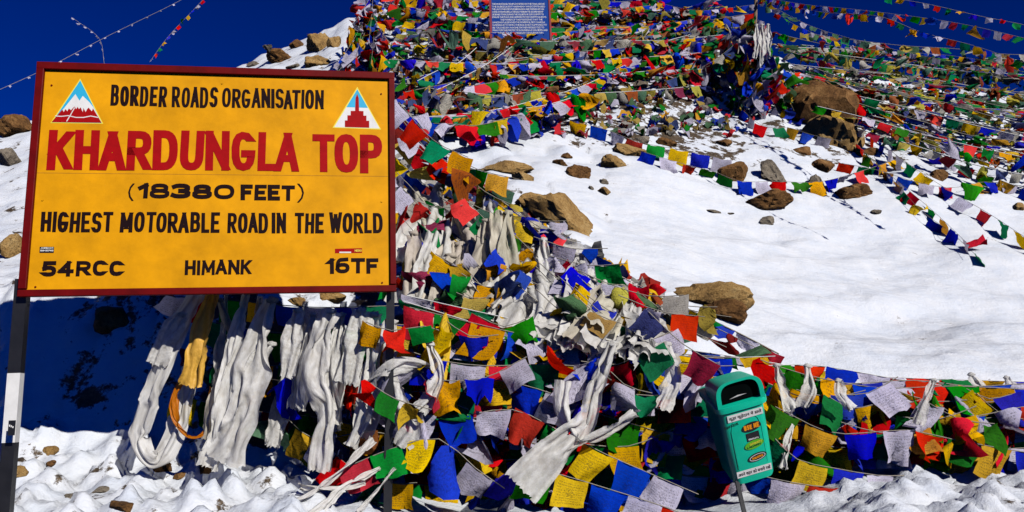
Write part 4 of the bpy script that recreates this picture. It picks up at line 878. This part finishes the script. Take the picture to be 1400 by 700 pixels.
sc([(372,470,5.45),(352,490,5.42),(340,512,5.4)], 30, 'short white scarf end folded over the widest scarf', amp=.25, pleats=3)
sc([(408,424,5.42),(400,460,5.4),(392,515,5.4)], 30, 'short crisp white scarf between the wide scarf and the ruffled scarf', amp=.14, pleats=2.5, taper=(.6,1,.9))
sc([(392,500,5.75),(385,560,5.75),(372,610,5.7)], 30, 'faint translucent scarf in shade behind the short crisp one', amp=.12)
sc([(452,425,5.4),(436,470,5.36),(430,520,5.34),(446,560,5.36),(440,600,5.36),(436,645,5.36)], 40, 'ruffled white scarf gathered in the middle below the sign', amp=.28, pleats=4, taper=(.8,1,.8))
sc([(468,430,5.5),(452,500,5.45),(456,580,5.45)], 26, 'thin white scarf behind the ruffled one', amp=.2)
sc([(494,424,5.42),(484,470,5.4),(474,525,5.4)], 36, 'white scarf with bunched top right of the ruffled scarf', amp=.22, pleats=3.5, taper=(.9,1,.9))
sc([(512,430,5.45),(506,490,5.4),(498,560,5.38),(480,610,5.38)], 34, 'long crumpled white scarf left of the yellow flags', amp=.26, pleats=3.5, taper=(.7,1,.7), twist=.7)
sc([(428,430,5.5),(420,480,5.48),(412,560,5.46)], 22, 'narrow white scarf filling the gap left of the ruffled scarf', amp=.25)
sc([(300,410,5.6),(318,470,5.55),(300,530,5.5),(282,600,5.5)], 24, 'pale scarf between the yellow scarf and the long narrow one', mat=CREAM, amp=.25)
sc([(538,440,5.5),(530,500,5.5),(512,570,5.45),(500,600,5.45)], 34, 'greyish scarf hanging beside the right sign post', amp=.25, twist=.8)
sc([(510,600,5.3),(470,640,5.15),(430,672,5.05),(392,692,5.0)], 18, 'twisted dirty white scarf trailing down left to the snow', amp=.35, twist=3, knot=False, taper=(.8,1,1))
sc([(520,640,5.25),(480,660,5.1),(445,690,5.0),(420,712,4.9)], 14, 'thin twisted scarf trailing to the bottom edge', amp=.35, twist=4, knot=False)
sc([(500,660,5.2),(460,668,5.1),(410,665,5.1)], 16, 'dirty white scarf end lying across the snow near the right post', amp=.35, twist=3, knot=False)
sc([(540,640,5.2),(520,665,5.1),(490,700,5.0)], 14, 'thin grey scarf end left of the post foot', amp=.35, twist=3, knot=False)
wl([(300,500,5.75),(380,520,5.75),(460,515,5.7),(540,530,5.6)], .21, 'middle string of mixed flags showing between the hanging white scarves', start=2, drape=False, crump=.3)
wl([(440,600,5.7),(480,640,5.6),(530,660,5.5),(570,660,5.4)], .21, 'low string of flags by the foot of the right sign post', start=0, drape=False, crump=.3)
wl([(500,440,5.35),(535,452,5.3),(580,446,5.3),(610,456,5.35)], .17, 'short string of yellow and red flags hanging over the right sign post', pal=[YELLOW, YELLOW, RED, GREEN, YELLOW], start=0, drape=False, crump=.3)
wl([(500,520,5.25),(540,545,5.2),(590,560,5.2)], .16, 'short string of flags crossing the right sign post lower down', pal=FIVE, start=1, drape=False, crump=.4)
for i, (x, y0, y1, w_) in enumerate(((418, 412, 560, 24), (470, 412, 590, 26), (528, 425, 560, 26), (356, 405, 540, 22), (310, 400, 560, 18))):
    sc([(x, y0, 5.68), (x - 8, (y0 + y1) / 2, 5.66), (x - 14, y1, 5.64)], w_, 'pale scarf hanging behind the front row below the sign, %s' % ['left of the ruffled one', 'right of the ruffled one', 'closest to the right post', 'behind the widest one', 'behind the yellow one'][i], amp=.3, taper=(.4, 1, .9), knot=False)
# scarves on the wall
sc([(500,525,5.4),(530,505,5.3),(560,498,5.35),(590,500,5.4)], 26, 'white scarf blown sideways over the left flags', amp=.3, twist=1.2, knot=False)
sc([(538,520,5.35),(545,560,5.3),(560,580,5.3),(548,610,5.3)], 38, 'bunched cream scarf beside the red flag', amp=.4, pleats=4)
sc([(588,470,5.35),(600,510,5.3),(588,545,5.3),(572,560,5.3)], 28, 'small white scarf hanging between red and blue flags', amp=.2, pleats=2.5)
sc([(838,470,5.35),(815,530,5.3),(800,580,5.25),(765,610,5.2),(712,668,5.15)], 44, 'long white scarf sweeping down left through the flag wall', amp=.26, pleats=4, taper=(.4,.6,1.6))
sc([(770,520,5.3),(768,560,5.28),(790,600,5.25),(830,590,5.25),(868,566,5.22)], 27, 'white scarf sagging in a curve to the right across the wall', amp=.35, twist=1.5, taper=(.9,1,.7), knot=False)
sc([(912,470,5.5),(918,520,5.45),(905,560,5.4)], 30, 'white scarf hanging from the top cord above the dark gap', amp=.2)
sc([(1086,575,5.55),(1078,605,5.5),(1070,640,5.45)], 16, 'pale pinkish scarf right of the bin', amp=.25, twist=.8)
sc([(1062,500,5.5),(1068,530,5.45),(1080,560,5.4)], 20, 'thin white scarf tied above the bin', amp=.25)
sc([(1104,500,5.55),(1108,530,5.5),(1098,556,5.5)], 26, 'white scarf on the upper cord right of the bin', amp=.3)
sc([(1146,520,5.45),(1150,540,5.4),(1164,560,5.4)], 22, 'short white scarf near the large blue flag right of the bin', amp=.25)
sc([(1276,520,5.5),(1264,550,5.45),(1254,580,5.45)], 20, 'white scarf end hanging over the green flag', amp=.3)
sc([(1328,512,6.0),(1340,530,5.95),(1338,545,5.95)], 24, 'white scarf over the top cord near the right edge', amp=.3)
sc([(1376,516,6.0),(1384,530,5.95),(1390,545,5.95)], 18, 'small white scarf at the right end of the top cord', amp=.3)

# ------------------------------------------------------------------ cord and curtain of scarves up the left bank
def wallY(px): return 7.2 - (px - 540) / 520 * .7
ridge = [(540,152,7.9),(600,205,7.6),(660,255,7.4),(700,285,7.2),(760,330,7.0),(820,362,6.8),(880,395,6.7),(940,422,6.55),(1010,455,6.4),(1065,484,6.3)]
rx = [a for a, b, c in ridge]
def rid(px, dy=0, dY=0): return at(px, np.interp(px, rx, [b for a, b, c in ridge]) + dy, float(np.interp(px, rx, [c for a, b, c in ridge])) + dY)
string([rid(x) for x in range(545, 1066, 40)], .21, 'string running down from the hill to the top of the flag wall', drape=False, wind=.8, hgt=.7, crump=.3, lean=.3, start=1, cr=.006)
string([rid(x, 8, -.1) for x in range(560, 1066, 40)], .20, 'second string following it down to the wall, faded', pal=FADED, drape=False, wind=.8, hgt=.8, crump=.4, start=3)
rs = random.Random(77)
GL = 'white and cream scarves crowded over the bank behind the wall'
GT = 'white or cream scarf crowded among others on the bank between sign and boulder slab'
for i in range(50):
    x = 545 + (i + rs.random()) / 50 * 370
    top = float(np.interp(x, rx, [b for a, b, c in ridge])); Y = float(np.interp(x, rx, [c for a, b, c in ridge]))
    bot = 418 + max(0, (x - 560)) * .12
    ty = top + rs.random() ** 1.2 * max(10, (bot - top - 70)); f = (ty - top) / max(40, bot - top); Yt = Y - f * 1.2
    L_ = rs.uniform(60, 130); by = min(ty + L_, bot + 24); fb = (by - top) / max(40, bot - top); Yb_ = Y - min(1, fb) * 1.2 - .1
    sx_ = rs.uniform(-60, 30); wd = rs.uniform(28, 60)
    if x < 650: ty = max(ty, 236 + rs.uniform(0, 70)); by = max(by, ty + 60)
    if rs.random() < .2 and x < 820:            # thrown sideways over the cords
        P = [at(x, ty, Yt), at(x + 30, ty + rs.uniform(20, 40), Yt - .2), at(x + rs.uniform(60, 90), ty + rs.uniform(0, 50), Yt - .15)]; tp = (.8, 1, .8)
    else:
        P = [at(x, ty, Yt), at(x + sx_ * .3, ty * .6 + by * .4, Yt * .6 + Yb_ * .4 - rs.uniform(.05, .15)), at(x + sx_, by, Yb_)]; tp = (.25, rs.uniform(.7, 1), rs.uniform(.7, 1.4))
    scarf(P, wd / FPX * Y, GT, mat=rs.choice([SILK, SILK, SILK, SILK, CREAM, CREAM]), group=GL, pleats=rs.uniform(2.5, 5), amp=rs.uniform(.2, .34), cr=1.3, seed=i + 900, taper=tp, step=.04, nq=18, it=34, knot=rs.random() < .3, twist=rs.choice([0, 0, .6, -.6]))
for i in range(15):      # the long ones hanging lowest, nearest the front cords
    x = 566 + i * 22.5 + rs.uniform(-11, 11); top = float(np.interp(x, rx, [b for a, b, c in ridge])); bot = 424 + max(0, x - 560) * .11
    ty = max(top + 10, bot - rs.uniform(50, 155)); Yf = 6.35 - (x - 560) * .0004; lean_ = rs.uniform(-52, 26)
    scarf([at(x, ty, Yf + .25), at(x + lean_ * .4, (ty + bot) / 2, Yf), at(x + lean_, bot + rs.uniform(-6, 16), Yf - .12)], rs.uniform(26, 44) / FPX * Yf, 'long pale scarf hanging lowest on the bank, %s from the left of fifteen' % ORD[i], mat=rs.choice([SILK, SILK, CREAM]), group='long pale scarves hanging lowest on the bank', pleats=rs.uniform(2.5, 4), amp=.34, seed=i + 1300, taper=(rs.uniform(.35, .9), 1, rs.uniform(.7, 1.3)), twist=rs.uniform(-.7, .7), step=.03, nq=20, knot=i % 2 == 0, cr=1.5)
# short flag lengths woven through the scarves
for i in range(54):
    x = 540 + rs.random() * 350; top = float(np.interp(x, rx, [b for a, b, c in ridge])); Y = float(np.interp(x, rx, [c for a, b, c in ridge])); bot = 415 + (x - 560) * .12
    f = rs.random() ** 1.5; y = top + f * max(10, bot - top - 20); Yd = Y - f * 1.2 - .34; dx = rs.uniform(60, 120); sl_ = rs.uniform(.1, 1.0)
    string([at(x, y, Yd), at(x + dx / 2, y + dx * sl_ * .5 + 8, Yd - .05), at(x + dx, y + dx * sl_, Yd - .1)], .21, 'short length of flags woven through the crowded scarves on the bank', group='flag lengths among the scarves on the bank', pal=FIVE if rs.random() < .7 else FADED, start=rs.randrange(5), drape=False, wind=.8, jit=.45, crump=.5, lean=-.1, seed=700 + i, skip=.25)
for i, (a, b) in enumerate((((540,170),(700,262)),((540,215),(668,300)),((548,262),(650,330)),((545,140),(640,215)),((560,330),(700,372)),((546,380),(640,412)))):
    Ya = 7.5 - i * .15
    string([at(*a, Ya), at((a[0]+b[0])/2, (a[1]+b[1])/2+14, Ya-.05), at(*b, Ya-.1)], .24, ['string leaving the upper right sign edge over faded cloth', 'string with a big red flag beside the right sign edge', 'string with grey and white cloth right of the sign lettering', 'string at the sign corner sloping to the hillside', 'string crossing the scarves above the wall', 'string just above the lower right sign corner'][i],
           pal=FADED if i in (0, 2) else FIVE, start=2 + i, drape=False, wind=.6, jit=.3, crump=.4, seed=760 + i)

# ------------------------------------------------------------------ strings over the snowfield
def gstr(L, size, label, lift=.12, **kw): return string(gpts(L, lift), size, label, **kw)
gstr([(784,184),(830,196),(870,212),(920,222),(990,236)], .30, 'string crossing the sandy rocks on the snowfield', lift=.22, start=3, wind=.2, jit=.1, gap=1.25, crump=0)
gstr([(1000,150),(1040,186),(1080,190),(1110,200),(1150,208)], .26, 'short string on snow left of the big boulders', lift=.2, start=2, gap=1.3, crump=0)
gstr([(880,222),(905,230),(940,240),(980,250),(1010,262),(1060,262),(1120,262),(1180,246),(1230,228)], .30, 'lowest string lying across the open snowfield', lift=.16, start=4, gap=1.2, crump=0, jit=.12)
gstr([(1150,236),(1200,246),(1250,262),(1300,270),(1345,262),(1400,268),(1450,270)], .27, 'string along the snow edge under the right hillside', lift=.16, start=1, gap=1.3)
gstr([(1160,200),(1200,240),(1240,275),(1280,310),(1332,362)], .28, 'left one of the strings running down the right snow slope', lift=.18, start=0, gap=1.5, cord=CORD, crump=0)
gstr([(1190,200),(1240,240),(1300,280),(1350,310),(1400,344),(1450,375)], .28, 'long diagonal string running down to the right edge of the snow', lift=.2, start=3, gap=1.45, crump=0)
gstr([(1170,210),(1220,258),(1258,300),(1300,332),(1340,370)], .27, 'string ending in a small heap on the right snow slope', lift=.14, start=2, gap=1.6, crump=.2)
gstr([(1210,190),(1280,228),(1340,252),(1400,276),(1450,292)], .28, 'upper diagonal string on the right snow slope', lift=.2, start=1, gap=1.3)
# ------------------------------------------------------------------ central hillside
rh = random.Random(31); HL = []
for i in range(58):
    f = i / 57; y0 = 14 + f * 192 + rh.uniform(-14, 14); x0 = 540 + rh.uniform(-12, 60); conv = rh.random() < .5
    if f < .62: x1 = rh.uniform(880, 1025); y1 = (30 + f * 95) if conv else y0 * .84 + 14 + rh.uniform(-20, 20)
    else: x1 = rh.uniform(700, 870); y1 = y0 - (rh.uniform(60, 110) if conv else rh.uniform(5, 40))
    if y0 < 60: x0 = rh.choice([520, 570, 757])
    n = 6; sag = rh.uniform(4, 22); HL.append((f, [(x0 + (x1 - x0) * k / (n - 1), y0 + (y1 - y0) * k / (n - 1) + sag * math.sin(math.pi * k / (n - 1)) + rh.uniform(-3, 3)) for k in range(n)]))
for i, (f, L) in enumerate(HL):
    zone = ('upper', 'middle', 'lower')[min(2, int(f * 3))]; thin = i % 3 == 1
    gstr(L, rh.uniform(.24, .36), 'prayer flag string in the dense tangle over the %s central hillside' % zone, lift=rh.uniform(.05, .6), group='flag strings over the %s central hillside' % zone, pal=FIVE if rh.random() < .85 else FADED, start=rh.randrange(5), wind=.45,
         jit=.22, crump=.45, gap=.84, seed=800 + i, roll=rh.uniform(-1.0, .1), lean=rh.uniform(-.7, .7), hgt=.42 if thin else rh.uniform(.75, 1.0), skip=.04, cr=.007, cord=WCORD if i % 2 else CORD)
# tents of strings falling from the mast
mast_top = at(1034, -25, 15.6); mb0 = ground(1030, 145)
mast = empty('flag_mast', mb0, 'leaning mast wrapped in flags where many strings meet', 'mast')
MB().tube([(0, 0, -.3), (mast_top - mb0) * .5, (mast_top - mb0)], .04, 8).build('pole', paint('weathered_wood', (.22, .15, .09), .8, .3, 12), mast)
for i in range(26):
    if i < 15: gx, gy = rh.uniform(860, 1000), rh.uniform(70, 150)
    else: gx, gy = rh.uniform(1060, 1130), rh.uniform(110, 165)
    ty = rh.uniform(20, 80); A = at(1036 + rh.uniform(-8, 8), ty, 15.4); B = ground(gx, gy) + Vector((0, 0, .15))
    B = A + (B - A) * rh.uniform(.75, 1); m = (A + B) / 2 + Vector((0, 0, -.2))
    string([A, m, B], .25, 'prayer flag string falling like a tent from the mast', group='strings falling from the mast', pal=FIVE if i % 4 else FADED, start=rh.randrange(5), wind=.5, jit=.35, crump=.5, seed=850 + i)
for i in range(22):
    a = rh.uniform(60, 145); x = 1035 + rh.uniform(-20, 30) * (a / 100); A = at(x, a - 20, 15.1 + rh.uniform(-.3, .3)); B = at(x + rh.uniform(-24, 24), a + rh.uniform(15, 40), 15.0)
    string([A, (A + B) / 2 + Vector((0, 0, -.1)), B], .26, 'bunched flags wrapped round the foot of the mast', group='bunched flags round the mast foot', start=rh.randrange(5), wind=.8, jit=.5, crump=.8, seed=880 + i, pal=FIVE if i % 3 else [GREEN, BLUE, FG, RED, FB])
for i in range(3):
    scarf([at(1034 + i * 8, 34, 14.8), at(1036 + i * 7, 58, 14.6), at(1032 + i * 9, 80 + 12 * (i % 2), 14.6)], .2, ['left', 'middle', 'right'][i] + ' part of the white scarf bunch tied to the mast', pleats=4, amp=.35, taper=(.25, 1, .5), seed=i + 30)
# left cairn with its own bundle of flags
c0 = ground(500, 90); ct = at(504, -20, c0.y)
cm = empty('flag_mast', c0, 'pole of the left cairn hung with flags behind the sign', 'mast'); MB().tube([(0, 0, -.2), (ct - c0)], .035, 8).build('pole', bpy.data.materials['weathered_wood'], cm)
for i in range(26):
    t0 = rh.uniform(-10, 60); A = at(504 + rh.uniform(-6, 10), t0, c0.y - .2); sgn = rh.choice([-1, 1, 1]); B = at(500 + sgn * rh.uniform(5, 45) * (.3 + t0 / 90 + .5), t0 + rh.uniform(30, 80), c0.y - rh.uniform(.5, 1.6))
    string([A, (A + B) / 2 + Vector((0, 0, -.08)), B], .25, 'prayer flag string wrapped down the left cairn above the sign', group='strings wrapped down the left cairn', start=rh.randrange(5), wind=.7, jit=.45, crump=.6, seed=920 + i, pal=FIVE)
# ------------------------------------------------------------------ right hillside: older, thinner strings fanning out
for i in range(34):
    f = i / 33; x0 = 1046 + rh.uniform(0, 50) + f * 70; y0 = 74 + f * 110 + rh.uniform(-6, 8); y1 = 108 + f * 165 + rh.uniform(-12, 12); n = 6; sg = rh.uniform(-6, 10)
    L = [(x0 + (1445 - x0) * k / (n - 1), y0 + (y1 - y0) * (k / (n - 1)) ** .85 + sg * math.sin(3.14 * k / (n - 1)) + rh.uniform(-3, 3)) for k in range(n)]
    zone = 'crest' if f < .35 else 'face'; thin = i % 3 != 0 if f < .5 else i % 2 == 0
    gstr(L, rh.uniform(.2, .3), 'old prayer flag string in the tangle on the right hill %s' % zone, lift=rh.uniform(.08, .6), group='old flag strings on the right hill %s' % zone, pal=[FG, FWh, FR, GREEN, FY] if f < .4 else (FIVE if i % 3 else FADED), start=rh.randrange(5), wind=.45,
         jit=.3, crump=.5, gap=.95 if f < .4 else 1.25, seed=950 + i, skip=.2, hgt=.35 if thin else .85, lean=rh.uniform(-.6, .6), roll=rh.uniform(-.8, .2), cr=.008, cord=WCORD if i % 2 else CORD)
# ------------------------------------------------------------------ strings high in the sky
def skys(L, lab, size=.22, **kw): return string(px_pts(L), size * .72, lab, hgt=.8, drape=False, wind=.9, jit=.3, cr=.0028, cord=CORD, **kw)
skys([(1040,-4,15.5),(1100,6,14),(1180,14,12.5),(1300,30,11),(1400,52,10),(1460,66,9.5)], 'highest string crossing the sky at the upper right', size=.2, start=2, gap=1.3)
skys([(1040,0,15.5),(1110,36,15),(1200,62,14.5),(1300,84,14),(1400,98,13.5),(1460,104,13.2)], 'string of pale green and white flags low in the sky', pal=[FG, WHITE, FG, WHITE, FG], gap=1.5, size=.2)
skys([(1040,0,15.5),(1120,16,13.5),(1200,22,12),(1260,44,11.4),(1330,62,10.8),(1400,86,10),(1460,110,9.5)], 'middle sky string ending in a yellow flag at the right edge', start=1, gap=1.5, size=.2)
skys([(1050,10,15.5),(1100,40,16),(1180,66,17),(1300,76,18),(1400,92,18)], 'distant string just above the right hill crest', gap=1.9, size=.2)
skys([(1180,-8,10),(1260,4,9.5),(1340,22,9),(1400,34,8.7),(1460,50,8.5)], 'string entering the sky from the top edge at far right', gap=1.8, size=.13)
skys([(860,-12,15),(910,6,15.2),(960,14,15.4),(1034,6,15.6)], 'string against the sky left of the mast', start=4, gap=1.1, size=.22)
skys([(-40,140,9),(60,95,10),(150,48,11),(240,4,12),(300,-30,12.5)], 'thin string of tiny white flags crossing the left sky', pal=[WHITE] * 5, gap=9, size=.05)
skys([(205,84,12),(230,50,12),(262,16,12),(300,-24,12)], 'thin string of small coloured flags in the left sky', gap=1.6, size=.10)
skys([(100,25,12),(135,52,12),(142,84,12),(144,100,12)], 'thin cord hanging down behind the sign top', pal=[WHITE] * 5, gap=3, size=.06)
tag(MB().tube([at(1000, -25, 15.6), at(957, 28, 15.6)], .004, 4).build('cord', CORD), 'single flagless cord slanting across the sky to the left of the mast', 'cord')
# ------------------------------------------------------------------ trodden, uncountable scraps of old flags
def litter(name, n, region, size, lab, cat, mats, lay=.6, seed=0):
    rd = random.Random(seed); V = []; F = []; MI = []
    k = 0
    while k < n:
        px, py = region(rd); g = ground(px, py); s = size * rd.uniform(.5, 1.2); k += 1
        a = rd.uniform(0, 6.28); nrm = Vector((rd.gauss(0, .5), -.6 + rd.gauss(0, .5), 1)).normalized(); t = nrm.cross(Vector((math.cos(a), math.sin(a), 0))).normalized(); b = nrm.cross(t)
        m = rd.randrange(len(mats)); base = len(V); q = rd.uniform(.1, .35)
        for j in range(4):
            for i in range(4):
                u, v = i / 3 - .5, j / 3 - .5; V.append(g + Vector((0, 0, .04 + rd.random() * .1)) + t * u * s + b * v * s * .9 + nrm * s * q * math.sin(5 * u + 4 * v + a))
        for j in range(3):
            for i in range(3): c = base + j * 4 + i; F.append((c, c + 1, c + 5, c + 4)); MI.append(m)
    me = mesh(name, V, F); [me.materials.append(x) for x in mats]; me.polygons.foreach_set('material_index', MI); me.polygons.foreach_set('use_smooth', [True] * len(F))
    l = me.uv_layers.new(name='UVMap'); o = obj(name, me); tag(o, lab, cat, kind='stuff'); return o
litter('flag_scraps', 700, lambda r: (r.uniform(540, 1010), 15 + r.random() ** .8 * 175), .19, 'trodden layer of old prayer flag scraps over the central hillside', 'flag scraps', FIVE + FADED, seed=3)
litter('flag_scraps', 420, lambda r: (lambda x: (x, 98 + (x - 1060) * .05 + r.random() * (60 + (x - 1060) * .2)))(r.uniform(1060, 1420)), .14, 'trodden layer of old faded flag scraps over the right hillside', 'flag scraps', [FG, FWh, FR, FY, FB, GREEN, RED], seed=4)
litter('cloth_scraps', 500, lambda r: (lambda x: (x, float(np.interp(x, rx, [b for a, b, c in ridge])) + r.random() * 150))(r.uniform(545, 900)), .22, 'heap of old cloth scraps under the crowded scarves on the bank', 'cloth scraps', [FWh, SILK, FWh, FR, FB, YELLOW], seed=5)
print('objects', len(bpy.data.objects))
